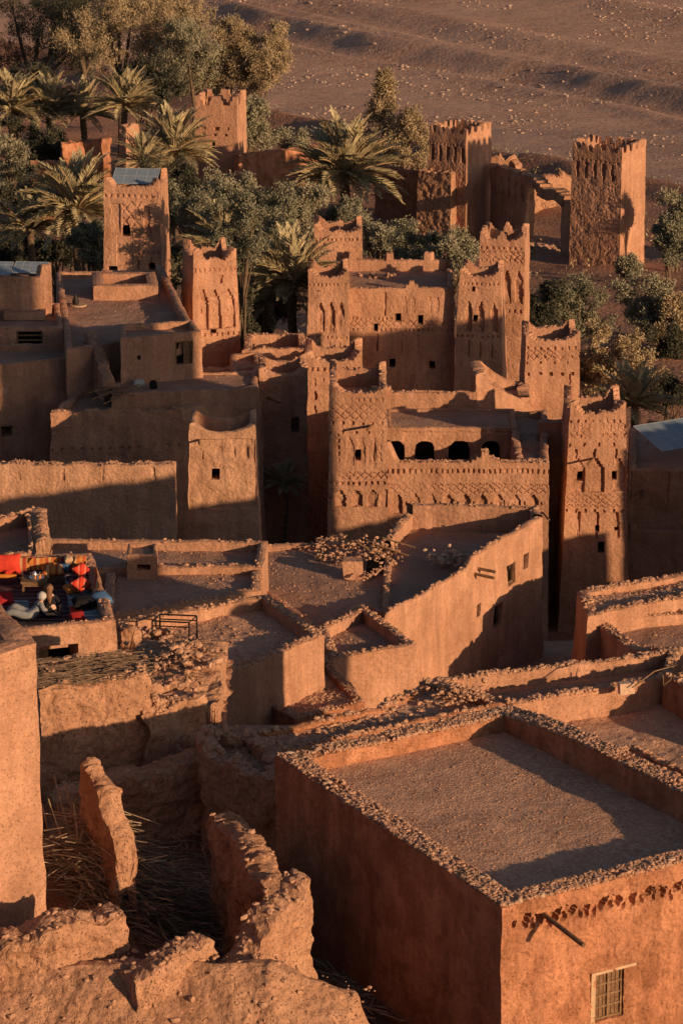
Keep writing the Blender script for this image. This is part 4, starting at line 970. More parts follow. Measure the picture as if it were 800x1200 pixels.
panel('pale tilted panel on the shaded upper storey, second from the left edge', atz(36, 321, 33.9), (1.55, 1.2), -.1, R(12), False, 4, 3)
# terrace between
house('earthen_house', 'broad shaded terrace roof with a low parapet box before the panel tower', 'house', [(78, 412), (228, 392), (190, 318), (66, 321)], 32.3, .12, 23, batter=.01, pw=.3, res=.1, mat='adobe', amp=.06,
      crown=lambda i, t, W, P: (.35 if i == 1 else .1) + .05 * fbm(P / .5, 3), roofmat='mud_roof_dark', pebbles=250)
house('roof_box', 'low shaded parapet box at the foot of the tower with the panel', 'low wall', [(110, 336), (186, 336), (182, 319), (108, 319)], 32.85, .5, 31.9, batter=.01, pw=.5, res=.07, mat='adobe', amp=.05, crown=c_plain(.03, .03), roofmat='mud_roof_dark')
def shade_thing(): pass
LH, _ = house('earthen_house', 'small shaded house with a door beside the tower with three niches', 'house', [(142, 398), (236, 390), (226, 377), (140, 382)], 33.0, .2, 24, batter=.012, pw=.25, res=.06, mat='adobe', amp=.06,
      crown=c_plain(.06, .05), wins=[(0, 206, 226, 400, 427, 'door'), (0, 161, 165, 417, 422, 'gap')], roofmat='mud_roof_dark', relief=flat0)
ruin('wall_stub', 'stepped broken wall running down between the shaded terrace and the retaining wall', [aty(128, 462, 146.5)[:2], aty(118, 440, 148.3)[:2], aty(106, 415, 150)[:2]], [.6, 1.4, 2.0], .5, 30.7, jag=.12, stones=6, cat='wall')
house('earthen_house', 'low shaded mud platform with sacks and poles before the small house', 'house', [(132, 463), (302, 456), (302, 436), (138, 438)], 30.95, .03, 28, batter=.01, pw=.3, res=.1, mat='adobe', amp=.1, crown=c_plain(.03, .06), roofmat='mud_roof_dark', pebbles=200)
# clutter on the shaded roof
for (px, py, lab, mt, sz) in ((163, 452, 'pale sack lying on the shaded roof behind the rounded wall', 'white', (.55, .35, .25)), (172, 441, 'white round bundle standing on the shaded roof', 'white', (.36, .34, .36)), (180, 454, 'dark bundle beside the pale sack on the shaded roof', 'black_cloth', (.34, .3, .3))):
    c = atz(px, py, 30.95); cushion(lab, c + [0, 0, .1], (sz[0], sz[1], sz[2] * 1.5), .2, .2, mt, 'bundle')
mb = MB()
for k in range(16):
    p = atz(132 + RNG.normal(0, 9), 458 + RNG.normal(0, 4), 30.95 + RNG.uniform(.05, .35)); th = RNG.uniform(-.6, .9); d_ = np.array([math.cos(th), math.sin(th), RNG.uniform(-.25, .3)]) * RNG.uniform(.3, .8); mb.tube([p - d_, p + d_], .028, 5)
solo('pole_pile', mb, ['wood_pale'], 'jumble of wooden poles on the shaded roof', 'poles')
POT = thing('brazier', 'dark brazier pot on a pale round mat on the shaded terrace', 'brazier', atz(92, 358, 32.25))
c = atz(92, 358, 32.2); mb = MB(); mb.tube([c, c + [0, 0, .05]], [.4, .38], 18); part('mat', mb, ['plaster'], POT)
mb = MB(); c = c + [-.12, 0, .05]; mb.tube([c, c + [0, 0, .15], c + [0, 0, .3], c + [0, 0, .5]], [.13, .16, .12, .04], 12); part('pot', mb, ['iron'], POT, True)
for (px, py, lab, rr) in ((151, 348, 'dark round pot by the low parapet box', .28), (143, 349, 'flat dark basin by the low parapet box', .34), (171, 348, 'dark vessel at the right end of the low parapet box', .22)):
    c = atz(px, py, 32.2); mb = MB(); mb.tube([c, c + [0, 0, .1], c + [0, 0, .22]], [rr * .8, rr, rr * .7], 14); solo('pot', mb, ['iron'], lab, 'pot', smooth=True)

# tower with the panel (shaded)
def tb_rel(u, v, W, H):
    return mx(r_dent(u, v, .18, .16, .3, .15, .07), r_rect(u, v, W * .12, W * .30, .7, 2.2, .07), r_rect(u, v, W * .70, W * .82, .8, 2.4, .10), r_rect(u, v, W * .22, W * .5, 2.3, 3.9, .06),
              r_diam(u, v, .55, 1.9, .55, .7, .13, .06) * ((u > W * .33) & (u < W * .68)), r_dent(u, v, 3.2, .13, .24, .11, .1) * (u > W * .55), r_rect(u, v, W * .57, W * .60, 3.6, 4.3, .14), r_rect(u, v, W * .80, W * .83, 3.5, 4.4, .14))
tw = tower_poly(122, 187, 224, 174, 2.8, R(-6))
TB_ = thing('earthen_tower', 'shaded tower with a tilted panel on its top, among the palms at the left', 'tower', (*tw[0][0], 25))
block(TB_, tw[0], tw[1], tw[1] - .6, 25, batter=.018, pw=.28, crown=c_horn(.22, .5, 0), relief={0: tb_rel}, wins=[(0, 143, 153, 264, 277, 'arch'), (0, 127, 138, 312, 318, 'gap'), (0, 174, 182, 308, 317, 'gap')], res=.05, mat='adobe', amp=.05)
panel('tilted panel on top of the shaded tower among the palms', (*np.mean(tw[0], 0), tw[1] - .05), (2.35, 1.5), R(-6), R(20), True, 4, 2)

# tower with three niches
def tc_rel(u, v, W, H):
    o = mx(r_dent(u, v, .22, .16, .24, .12, .07), r_rect(u, v, W * .1, W * .9, .18, .42, .02), r_rect(u, v, W * .60, W * .68, .62, .98, .14))
    for f in (.27, .54, .84): o = mx(o, r_niche(u, v, W * f - .1, 1.25, 3.2, .46, .15), r_rect(u, v, W * f - .22, W * f - .14, 2.25, 2.4, .2))
    return mx(o, r_dent(u, v, 3.4, .16, .25, .1, .1), r_rect(u, v, W * .5, W * .62, 4.0, 4.16, .12))
tw = tower_poly(227, 277, 309, 160, 2.6, R(14))
TC_ = thing('earthen_tower', 'sunlit tower with three stepped niches and horned corners, left of the kasbahs', 'tower', (*tw[0][0], 22))
block(TC_, tw[0], tw[1], tw[1] - .6, 22, batter=.036, pw=.28, crown=c_horn(.2, .6, .12), relief={0: tc_rel, 3: kasbah_relief(1)}, res=.045, mat='adobe', amp=.04, wins=[(0, 247, 254, 386, 391, 'gap')])
# buildings between the left tower and the kasbah
house('earthen_house', 'tall narrow house behind the dark alley, sunlit only along its top', 'house', [(304, 442), (360, 442), (358, 425), (303, 425)], 31.0, .4, 18, batter=.008, pw=.3, res=.06, mat='adobe', amp=.1,
      crown=c_sag(.1, .3), stones=20, wins=[(0, 341, 350, 488, 507, 'gap')], beams=[(0, 310, 466, 1.2, .05, .6, 0)], relief=flat0)
house('earthen_house', 'low sunlit roof parapets behind the dark alley, left of the horned rear tower', 'house', [(284, 414), (362, 412), (356, 392), (288, 394)], 29.9, .6, 21, batter=.01, pw=.35, res=.07, mat='adobe', amp=.12,
      crown=lambda i, t, W, P: .05 + .25 * np.clip(fbm(P / 1.3, 2) + .3, 0, 1), stones=16)
house('earthen_house', 'narrow shaded house wall left of the dark alley behind the plain tower', 'house', [(270, 438), (308, 437), (306, 415), (270, 416)], 30.3, .2, 18, batter=.004, pw=.3, res=.08, mat='adobe', amp=.1, crown=c_plain(.06, .1), roofmat='mud_roof_dark')
#@@KASBAH
# ------------------------------------------------------------------ front kasbah
K2 = thing('kasbah', 'front kasbah with an arcaded court and a blind-arch front wall', 'kasbah', (4, 146, 19))
tw = tower_poly(386, 453, 463, 143.2, 4.2)
def k2l(u, v, W, H):
    p = W / 9
    o = mx(r_dent(u, v, .14, .14, p, p * .45, .07), r_diam(u, v, .36, 1.12, p * 1.5, .38, .13, .05), r_dent(u, v, 1.2, .14, p * 1.5, p * .5, .08, .1), r_dent(u, v, 1.62, .12, p * 2, p * .35, .1))
    for f in (.16, .88): o = mx(o, r_rect(u, v, W * f - .05, W * f + .05, 1.75, 3.1, .07 + .0 * u) * (np.sin(v * 22) > -.3))
    for f in (.36, .56, .74): o = mx(o, r_niche(u, v, W * f, 1.9, 3.2, .34, .05))
    o = mx(o, r_rect(u, v, W * .76, W * .79, 1.95, 3.0, .15), r_diam(u, v, 3.45, 3.8, p * 1.2, .3, .14, .06), r_dent(u, v, 3.92, .14, p * .9, p * .4, .1))
    for f in (.24, .52, .78, 1.0): o = mx(o, r_niche(u, v, W * f - .1, 4.3, 5.05, .42, .16))
    return mx(o, r_rect(u, v, W * .10, W * .16, 4.42, 4.6, .14), r_dent(u, v, 4.62, .10, .62, .12, .12))
block(K2, tw[0], tw[1], tw[1] - .7, 19, batter=.012, pw=.3, tower=True, crown=c_horn(.1, .38, .0), relief={0: k2l}, res=.04, mat='adobe', amp=.05, stones=14,
      wins=[(0, 416, 423, 527, 540, 'gap')], beams=[(0, 437, 499, .9, .06, -.25, .05)])
mb = MB()
for (px, py, s) in ((446, 457, 1.0), (445, 461, 1.25)):
    c = aty(px, py, 144.6); mb.box(c, (.8 * s, .35, .3))
mb.warp(.12, .3); part('merlon', mb, ['adobe'], K2)
a, b = aty(452, 544, 143.35)[:2], aty(643, 544, 143.35)[:2]; zt = aty(452, 544, 143.35)[2]
def k2f(u, v, W, H):
    o = mx(r_dent(u, v, .22, .20, .235, .10, .09), r_zig(u, v, .95, .05, .28, .03, .05), r_diam(u, v, 1.05, 1.35, .36, .3, .12, .045))
    for k in range(9):
        uc = .55 + k * .735
        o = mx(o, r_niche(u, v, uc, 1.38, 2.28, .42, .17), r_rect(u, v, uc - .05, uc + .05, 1.75, 1.95, .24) * (k in (1, 4, 6, 7)))
        o = mx(o, r_rect(u, v, uc + .33, uc + .40, 1.72, 1.86, .12))
    return o
block(K2, [a, b, b + [0, .5], a + [0, .5]], zt, zt - .03, 19, batter=.010, pw=.2, wallname='front_wall', relief={0: k2f}, res=.04, mat='adobe', amp=.05, stones=16,
      crown=lambda i, t, W, P: .05 + .9 * np.where(i == 0, np.clip(1 - t / .45, 0, 1) ** 1.0, np.clip(1 - (W - t) / .45, 0, 1) if i == 2 else 0) + (.52 * np.where(np.abs((t if i == 0 else W - t) - 4.35) < .16, 1, np.where(np.abs((t if i == 0 else W - t) - 4.35) < .4, .45, np.where(np.abs((t if i == 0 else W - t) - 4.35) < .62, .2, 0))) if i in (0, 2) else 0) + .05 * fbm(P / .4, 3),
      beams=[(0, 634, 600, .9, .05, .25, -.1)])
# right tower
tw = tower_poly(667, 733, 488, 146.2, 2.9, R(2))
def k2r(u, v, W, H):
    p = W / 8
    o = mx(r_dent(u, v, .16, .13, p, p * .4, .09), r_dent(u, v, .42, .12, p, p * .35, .08, p * .5), r_dent(u, v, .78, .13, p * 1.5, p * .4, .09), r_diam(u, v, .3, 1.0, p, .3, .12, .035), r_dent(u, v, 1.22, .17, p * 2, p * .35, .12))
    for f in (.14, .46, .82):
        o = mx(o, r_niche(u, v, W * f + .12, 1.95, 3.45, .55, .15), r_rect(u, v, W * f - .05, W * f + .06, 1.5, 2.1, .16))
    o = mx(o, r_diam(u, v, 3.55, 4.0, p, .3, .13, .05), r_zig(u, v, 4.12, .06, p, .035, .05), r_dent(u, v, 4.28, .13, p * 1.2, p * .35, .1))
    for f in (.23, .52, .84): o = mx(o, r_rect(u, v, W * f - .055, W * f + .055, 4.4, 5.75 - .2 * f, .16) * (np.abs(u - W * f) < .06 - .02 * (v - 5)))
    return o
tr = block(K2, tw[0], tw[1], tw[1] - .8, 17, batter=.036, pw=.30, tower=True, crown=c_horn(.14, .62, .0), relief={0: k2r, 3: kasbah_relief(1)}, res=.04, mat='adobe', amp=.05, stones=14,
      wins=[(0, 676, 683, 553, 564, 'gap'), (0, 716, 722, 553, 563, 'gap'), (0, 700, 708, 635, 648, 'gap'), (0, 697, 702, 616, 623, 'gap'), (0, 719, 724, 618, 622, 'gap')],
      beams=[(0, 697, 537, 1.1, .05, -.35, -.02)])
# buttress at its foot
mb = MB(); a1, b1, c1 = aty(716, 690, 144.9), aty(740, 690, 144.9), aty(728, 752, 143.6)
for q in (0,):
    V = [a1, b1, [b1[0], 147, b1[2]], [a1[0], 147, a1[2]], [a1[0] + .5, 143.2, 17.5], [b1[0] + .1, 143.2, 17.5], [b1[0] + .1, 147, 17.5], [a1[0], 147, 17.5]]
    mb.add(V, [[0, 1, 2, 3], [4, 5, 1, 0], [5, 6, 2, 1], [7, 4, 0, 3]])
part('buttress', mb, ['adobe'], K2)
# shaded return wall between front wall and right tower
a, b = aty(630, 556, 149.0)[:2], aty(672, 556, 149.2)[:2]
block(K2, [a, b, b + [0, .5], a + [0, .5]], 28.6, 28.5, 18, batter=.006, pw=.2, wallname='return_wall', res=.08, mat='adobe', amp=.06)
# court: arcade, gallery roofs, back wall
Yc = 149.3; a, b = aty(452, 503, Yc)[:2], aty(606, 503, Yc)[:2]; zt = aty(452, 503, Yc)[2]; zr = zt
block(K2, [a, b, b + [0, 3.4], a + [0, 3.4]], zt, zt - .05, 22, batter=0, pw=.25, wallname='arcade', res=.06, mat='adobe', amp=.05, crown=c_plain(.04, .04), roofmat='mud_roof_dark', pebbles=80,
      relief={0: lambda u, v, W, H: r_rect(u, v, .0, W, .12, .2, .04)}, wins=[(0, 453, 474, 517, 552, 'arch'), (0, 486, 509, 517, 552, 'arch'), (0, 525, 550, 517, 552, 'arch'), (0, 564, 585, 517, 552, 'arch')])
a, b = aty(452, 462, 152.8)[:2], aty(558, 462, 152.8)[:2]; zt = aty(452, 462, 152.8)[2]
block(K2, [a, b, b + [0, .4], a + [0, .4]], zt, zt - .02, 21, batter=0, pw=.15, wallname='back_wall', res=.07, mat='adobe', amp=.06, crown=c_plain(.05, .06), stones=10)
a, b = aty(606, 552, 144.3)[:2], aty(641, 552, 144.3)[:2]; c = aty(664, 500, 152.4)[:2]; d = aty(598, 500, 152.4)[:2]
block(K2, [a, b, [b[0] + .5, 152.6], [a[0] - .1, 152.6]], zr - .1, zr - .35, 20, batter=0, pw=.3, wallname='side_wing', res=.08, mat='adobe', amp=.16, crown=c_plain(.06, .12), roofmat='mud_roof_dark', roofamp=.3)
# rear right tower and slanted wall
tw = tower_poly(616, 679, 402, 157, 2.7, R(2))
def k2rr(u, v, W, H):
    p = W / 8
    return mx(r_dent(u, v, .2, .13, p, p * .4, .09), r_diam(u, v, .35, .85, p, .3, .13, .04), r_dent(u, v, .62, .12, p * 1.3, p * .4, .09), r_dent(u, v, .9, .12, p * 2, p * .35, .1), r_dent(u, v, 1.42, .15, W / 5, .13, .16, .12), r_rect(u, v, W * .80, W * .83, 1.5, 2.2, .12))
block(K2, tw[0], tw[1], tw[1] - .7, 20, batter=.02, pw=.3, tower=True, crown=c_horn(.12, .42, 0), relief={0: k2rr}, res=.04, mat='adobe', amp=.05, stones=14)
a, b = aty(556, 478, 153.0)[:2], aty(620, 478, 154.6)[:2]; zt = aty(556, 478, 153)[2]
block(K2, [a, b, b + [.1, 3.2], a + [-.1, 3.0]], zt, zt - .1, 20, batter=.004, pw=.5, wallname='slanted_wall', res=.07, mat='adobe', amp=.16, relief=flat0,
      crown=lambda i, t, W, P: .06 + (1.45 * np.clip(1 - t / W * 1.25, 0, 1) if i == 0 else (1.45 * np.clip(1 - (W - t) / W * 1.25, 0, 1) if i == 2 else (1.45 if i == 3 else .05))) + .1 * fbm(P / .5, 3), roofamp=.2)
# rear left tower
tw = tower_poly(357, 424, 426, 155, 2.7)
def k2rl(u, v, W, H): return mx(r_dent(u, v, .2, .2, .27, .12, .09), r_rect(u, v, W * .16, W * .2, .9, 2.4, .14) * (np.sin(v * 9) > -.4), r_dent(u, v, .75, .12, .4, .12, .08), r_rect(u, v, W * .48, W * .54, 1.0, 2.2, .1))
block(K2, tw[0], tw[1], tw[1] - .7, 18, batter=.008, pw=.34, tower=True, crown=c_horn(.12, .5, 0), relief={0: k2rl}, res=.045, mat='adobe', amp=.06, stones=10)

# ------------------------------------------------------------------ rear kasbah
K1 = thing('kasbah', 'rear kasbah with four tall decorated towers standing against the palms', 'kasbah', (5, 174, 19))
a, b = aty(402, 340, 172)[:2], aty(532, 338, 172)[:2]; zt = aty(402, 340, 172)[2]
def k1f(u, v, W, H):
    o = mx(r_rect(u, v, 2.15, 2.24, .15, 1.35, .1), r_dent(u, v, 1.45, .14, .22, .1, .07) * (u < 2.6), r_diam(u, v, 1.6, 1.95, .36, .34, .13, .05), r_dent(u, v, 2.05, .14, .24, .1, .09), r_rect(u, v, 1.75, 1.83, 2.3, 3.2, .12))
    for k in range(6): o = mx(o, r_niche(u, v, 2.75 + k * .42, .35, 1.2, .22, .045), r_rect(u, v, 2.6 + k * .42, 2.64 + k * .42, 2.3, 3.3, .06) * (k % 2))
    return o
block(K1, [a, b, b + [0, 5.2], a + [0, 5.2]], zt, zt - .12, 18, batter=.012, pw=.3, wallname='front_wall', relief={0: k1f}, res=.045, mat='adobe', amp=.06, roofmat='mud_roof_dark', pebbles=120, stones=8,
      crown=lambda i, t, W, P: (.08 if i != 2 else .45) + (.38 * np.where(np.abs(t - 3.55) < .14, 1, np.where(np.abs(t - 3.55) < .34, .5, 0)) if i == 0 else 0) + (.4 * np.where(np.abs((t % 2.2) - 1.1) < .2, 1, 0) if i == 2 else 0) + .06 * fbm(P / .4, 3),
      wins=[(0, 463, 470, 367, 377, 'frame'), (0, 489, 496, 369, 380, 'frame'), (0, 438, 443, 379, 388, 'gap'), (0, 456, 463, 421, 431, 'gap'), (0, 503, 510, 423, 432, 'gap')])
mb = MB(); c = atz(444, 325, zt - .1); rocks(mb, c + RNG.normal(0, 1, (60, 3)) * [.45, .3, .1], RNG.uniform(.08, .2, 60)); part('roof_rubble', mb, ['rubble'], K1)
def k1t(f0=(.36, .6, .84), top=1.2, bot=2.75, sl=True):
    def f(u, v, W, H):
        o = mx(r_dent(u, v, .2, .13, W / 10, W / 24, .07), r_rect(u, v, W * .2, W * .25, .55, .62, .1), r_dent(u, v, 2.95, .13, W / 9, W / 22, .09))
        for q in f0: o = mx(o, r_niche(u, v, W * q - .06, top, bot, W * .16, .16), r_rect(u, v, W * q - .13, W * q - .08, top + .7, bot - .1, .2))
        if sl:
            for q in (.28, .53, .78): o = mx(o, r_rect(u, v, W * q - .03, W * q + .03, 3.3, 4.1, .12))
        return o
    return f
tw = tower_poly(361, 408, 328, 170, 2.6); block(K1, tw[0], tw[1], tw[1] - .6, 18, batter=.018, pw=.28, tower=True, crown=c_horn(.12, .45, 0), relief={0: k1t()}, res=.045, mat='adobe', amp=.05, stones=8)
tw = tower_poly(368, 424, 275, 177.5, 2.6); block(K1, tw[0], tw[1], tw[1] - .6, 18, batter=.012, pw=.3, tower=True, crown=c_horn(.12, .4, .15), res=.045, mat='adobe', amp=.05, stones=8,
      relief={0: lambda u, v, W, H: mx(r_dent(u, v, .2, .13, .22, .1, .07), r_dent(u, v, .5, .12, 1.0, .1, .1, .5), r_diam(u, v, .9, 1.7, .4, .4, .13, .035) * (u > W * .5))})
tw = tower_poly(538, 586, 327, 171.3, 2.3, R(-7)); block(K1, tw[0], tw[1], tw[1] - .6, 18, batter=.040, pw=.26, tower=True, crown=c_horn(.12, .5, 0), relief={0: k1t((.28, .56, .86))}, res=.045, mat='adobe', amp=.05, stones=8,
      wins=[(0, 553, 557, 336, 342, 'gap'), (0, 553, 559, 369, 377, 'gap'), (0, 551, 556, 437, 443, 'gap')])
def k1rr(u, v, W, H):
    p = W / 8
    o = mx(r_dent(u, v, .2, .14, p, p * .45, .08), r_diam(u, v, .42, 1.05, p, .32, .14, .06), r_dent(u, v, .5, .11, p, p * .4, .07, .1), r_dent(u, v, .85, .11, p, p * .4, .07))
    for q in (.35, .62, .88): o = mx(o, r_niche(u, v, W * q, 1.45, 3.2, W * .16, .17))
    return mx(o, r_dent(u, v, 3.55, .18, .3, .13, .1), r_rect(u, v, W * .55, W * .6, 3.9, 5.3, .1))
tw = tower_poly(562, 614, 285, 175, 2.5, R(-9)); block(K1, tw[0], tw[1], tw[1] - .7, 18, batter=.014, pw=.28, tower=True, crown=c_horn(.14, .5, .4), relief={0: k1rr}, res=.045, mat='adobe', amp=.05, stones=10)

# ------------------------------------------------------------------ right side, behind the kasbah tower
house('earthen_house', 'shaded house right of the tallest front tower, below the big tilted panel', 'house', [(737, 552), (960, 560), (960, 500), (737, 503)], 26.3, .1, 18, batter=.01, pw=.3, res=.08, mat='adobe', amp=.08,
      crown=c_plain(.08, .06), roofmat='mud_roof_dark', pebbles=100, relief={0: lambda u, v, W, H: .08 * ((u % 1.7 < .1) & (v < 1.4))}, beams=[(0, 752, 575, .9, .07, 0, -.1)])
house('earthen_house', 'low shaded terrace block at the foot of the shaded house on the right', 'house', [(737, 624), (960, 632), (960, 590), (737, 585)], 23.7, .1, 16, batter=.01, pw=.3, res=.08, mat='adobe', amp=.08, crown=c_plain(.04, .05), roofmat='mud_roof_dark')
panel('big grey tilted panel on the shaded roof at the right edge', aty(806, 520, 151), (4.6, 2.4), R(30), R(15), True, 8, 2)
wallbox('garden_wall', 'low sunlit garden wall behind the big tilted panel at the right edge', 756, 900, 162, 160, 498, .5, 20, res=.08, mat='adobe', amp=.1, crown=c_plain(.1, .1), stones=8)

#@@FAR
# ------------------------------------------------------------------ gate towers
def slots(n, w0, w1, v0=.75, v1=1.9, d=.3):
    def f(u, v, W, H):
        o = .05 * (fbm(np.stack([u.ravel() * 4.5, v.ravel() * 4.5, 0 * u.ravel()], 1), 3).reshape(u.shape) * 2)
        o = np.clip(o, 0, .035) * (v > 2.1)
        for k in range(n): o = np.maximum(o, r_rect(u, v, W * (w0 + (w1 - w0) * k / (n - 1)) - .13, W * (w0 + (w1 - w0) * k / (n - 1)) + .13, v0, v1, d))
        return np.maximum(o, r_dent(u, v, v0 - .2, .1, W / 11, W / 26, .12))
    return f
def rough(s=.1): return lambda u, v, W, H: s * np.clip(fbm(np.stack([u.ravel() * 2.5, v.ravel() * 2.5, 0 * u.ravel()], 1), 4).reshape(u.shape) + .15, 0, 1)
def corner_tower(name, label, pxc, py, Y, wl, wr, rot, zb, **k):
    """near corner at pxc, left face wl wide, right face wr wide"""
    c = aty(pxc, py, Y); e = np.array([math.cos(rot), math.sin(rot)]); nb = np.array([-math.sin(rot), math.cos(rot)])
    poly = [c[:2] - e * wl, c[:2], c[:2] + nb * wr, c[:2] - e * wl + nb * wr]
    rt = thing(name, label, 'tower', (*np.mean(poly, 0), zb)); block(rt, poly, c[2], c[2] - .9, zb, tower=False, **k); return rt, poly, c
GL, pl, cl = corner_tower('gate_tower', 'tall ruined gate tower left of the gateway with a rough stone buttress', 546, 163, 255, 3.3, 3.6, R(-34), 10,
      batter=.004, pw=.35, res=.07, mat='adobe', amp=.06, crown=c_cren(.25, .5, .85, .2), relief={0: slots(5, .1, .9)})
e = np.array([math.cos(R(-34)), math.sin(R(-34))]); nb = np.array([-math.sin(R(-34)), math.cos(R(-34))])
p0 = cl[:2] - nb * .75 - e * .9
mbp = [p0 - e * 2.9, p0, p0 + nb * .7, p0 - e * 2.9 + nb * .7]
block(GL, mbp, cl[2] - 2.9, cl[2] - 2.95, 10, batter=.02, pw=.3, wallname='buttress', res=.07, mat='adobe_rough', amp=.10, nsc=.6, crown=c_cren(.02, .2, .7, .15), relief={0: rough(.10)}, stones=20, srad=(.06, .14))
GR, pr, cr = corner_tower('gate_tower', 'square ruined gate tower right of the broken gateway with five slots', 728, 183, 238, 4.0, 3.6, R(-33), 11,
      batter=.006, pw=.35, res=.07, mat='adobe', amp=.05, nsc=.7, crown=c_cren(.15, .45, .9, .25), relief={0: slots(5, .12, .82), 1: rough(.05)})
a, b = aty(574, 196, 257)[:2], aty(616, 213, 252.5)[:2]; ez = aty(574, 196, 257)[2]
GW = thing('gateway', 'broken gateway between the two ruined towers with an open square doorway', 'gateway', (*((a + b) / 2), 12))
n_ = (b - a) / np.linalg.norm(b - a); nn = np.array([-n_[1], n_[0]])
block(GW, [a, b, b + nn * .8, a + nn * .8], ez, ez - .02, 10, batter=.0, pw=.35, wallname='wall', res=.08, mat='adobe', amp=.14, crown=c_plain(.2, .4), relief={0: slots(4, .35, .9, .55, 1.9, .25)})
c2, d2_ = aty(657, 222, 246)[:2], aty(676, 226, 244)[:2]
block(GW, [c2, d2_, d2_ + nn * .8, c2 + nn * .8], ez - .3, ez - .32, 10, batter=0, pw=.35, wallname='door_jamb', res=.08, mat='adobe', amp=.1, crown=c_plain(.1, .2))
mb = MB(); m0, m1 = np.array([*(b + nn * .4), ez - .25]), np.array([*(c2 + nn * .4), ez - .45])
for t in np.linspace(0, 1, 12): mb.box(m0 * (1 - t) + m1 * t + [0, 0, .12 + .2 * math.sin(t * 9)], (1.0, .95, .7), math.atan2(*(m1 - m0)[1::-1]))
mb.warp(.25, .6); part('lintel', mb, ['adobe_rough'], GW)
ruin('ruin_wall', 'sunlit broken earth wall seen through the square gateway opening', [aty(600, 262, 268)[:2], aty(640, 262, 271)[:2], aty(690, 270, 275)[:2]], [3.2, 3.6, 2.6], .9, 12.0, res=.12, amp=.4, nsc=1.2, jag=.2, stones=12)
ruin('ruin_wall', 'ragged wall remains behind the gateway top, right of the left gate tower', [aty(575, 195, 262)[:2], aty(600, 205, 262)[:2], aty(616, 215, 261)[:2]], [6.6, 6.0, 5.2], .7, 12.6, res=.12, amp=.35, nsc=1.0, jag=.12, stones=6, mat='adobe_rough')
n = 260; c = aty(640, 268, 250); mb = MB(); rocks(mb, np.c_[c[0] + RNG.normal(0, 2.4, n), c[1] + RNG.normal(0, 1.5, n), np.zeros(n)], .1 + .35 * RNG.uniform(0, 1, n) ** 3)
v = mb.v[0]; v[:, 2] += ground_z(v[:, 0], v[:, 1]) + .05
solo('rubble_heap', mb, ['rubble'], 'fallen rubble on the ground in front of the broken gateway', 'rubble heap', kind='stuff')

# tower among trees
def td(u, v, W, H): return mx(r_dent(u, v, 1.55, .2, 1.1, .45, .2, .4) * (u < W * .8), r_dent(u, v, 2.05, .2, .9, .3, .2, .5) * (u < W * .8))
tw = tower_poly(229, 278, 127, 272, 3.6, R(-10))
TD = thing('earthen_tower', 'plain sunlit watch tower with square crenels among the trees at the top', 'tower', (*tw[0][0], 10))
block(TD, tw[0], tw[1], tw[1] - .8, 10, batter=.006, pw=.35, crown=c_cren(.2, .75, 1.9, .05), relief={0: td}, res=.06, mat='adobe', amp=.05, wins=[(0, 248, 252, 165, 176, 'gap')])
wallbox('garden_wall', 'shaded garden wall running right from the watch tower towards the big palm', 279, 372, 269, 273, 184, .6, 10, res=.1, mat='adobe_red', amp=.14, crown=c_plain(.1, .12))
wallbox('garden_wall', 'red garden wall right of the big palm, left of the left gate tower', 440, 496, 266, 262, 194, .6, 10, res=.1, mat='adobe_red', amp=.14, crown=c_plain(.1, .15))
wallbox('garden_wall', 'shaded ruined garden wall among the palms at the left', 74, 130, 268, 270, 172, .7, 10, res=.1, mat='adobe_red', amp=.25, crown=c_plain(.15, .3))
wallbox('garden_wall', 'low shaded garden wall below the ruined one among the left palms', 36, 76, 262, 262, 192, .7, 10, res=.1, mat='adobe_red', amp=.2, crown=c_plain(.1, .2))
wallbox('garden_wall', 'small sunlit wall stump between the palms left of the watch tower', 148, 162, 266, 267, 150, .7, 10, res=.1, mat='adobe', amp=.2, crown=c_plain(.1, .2))

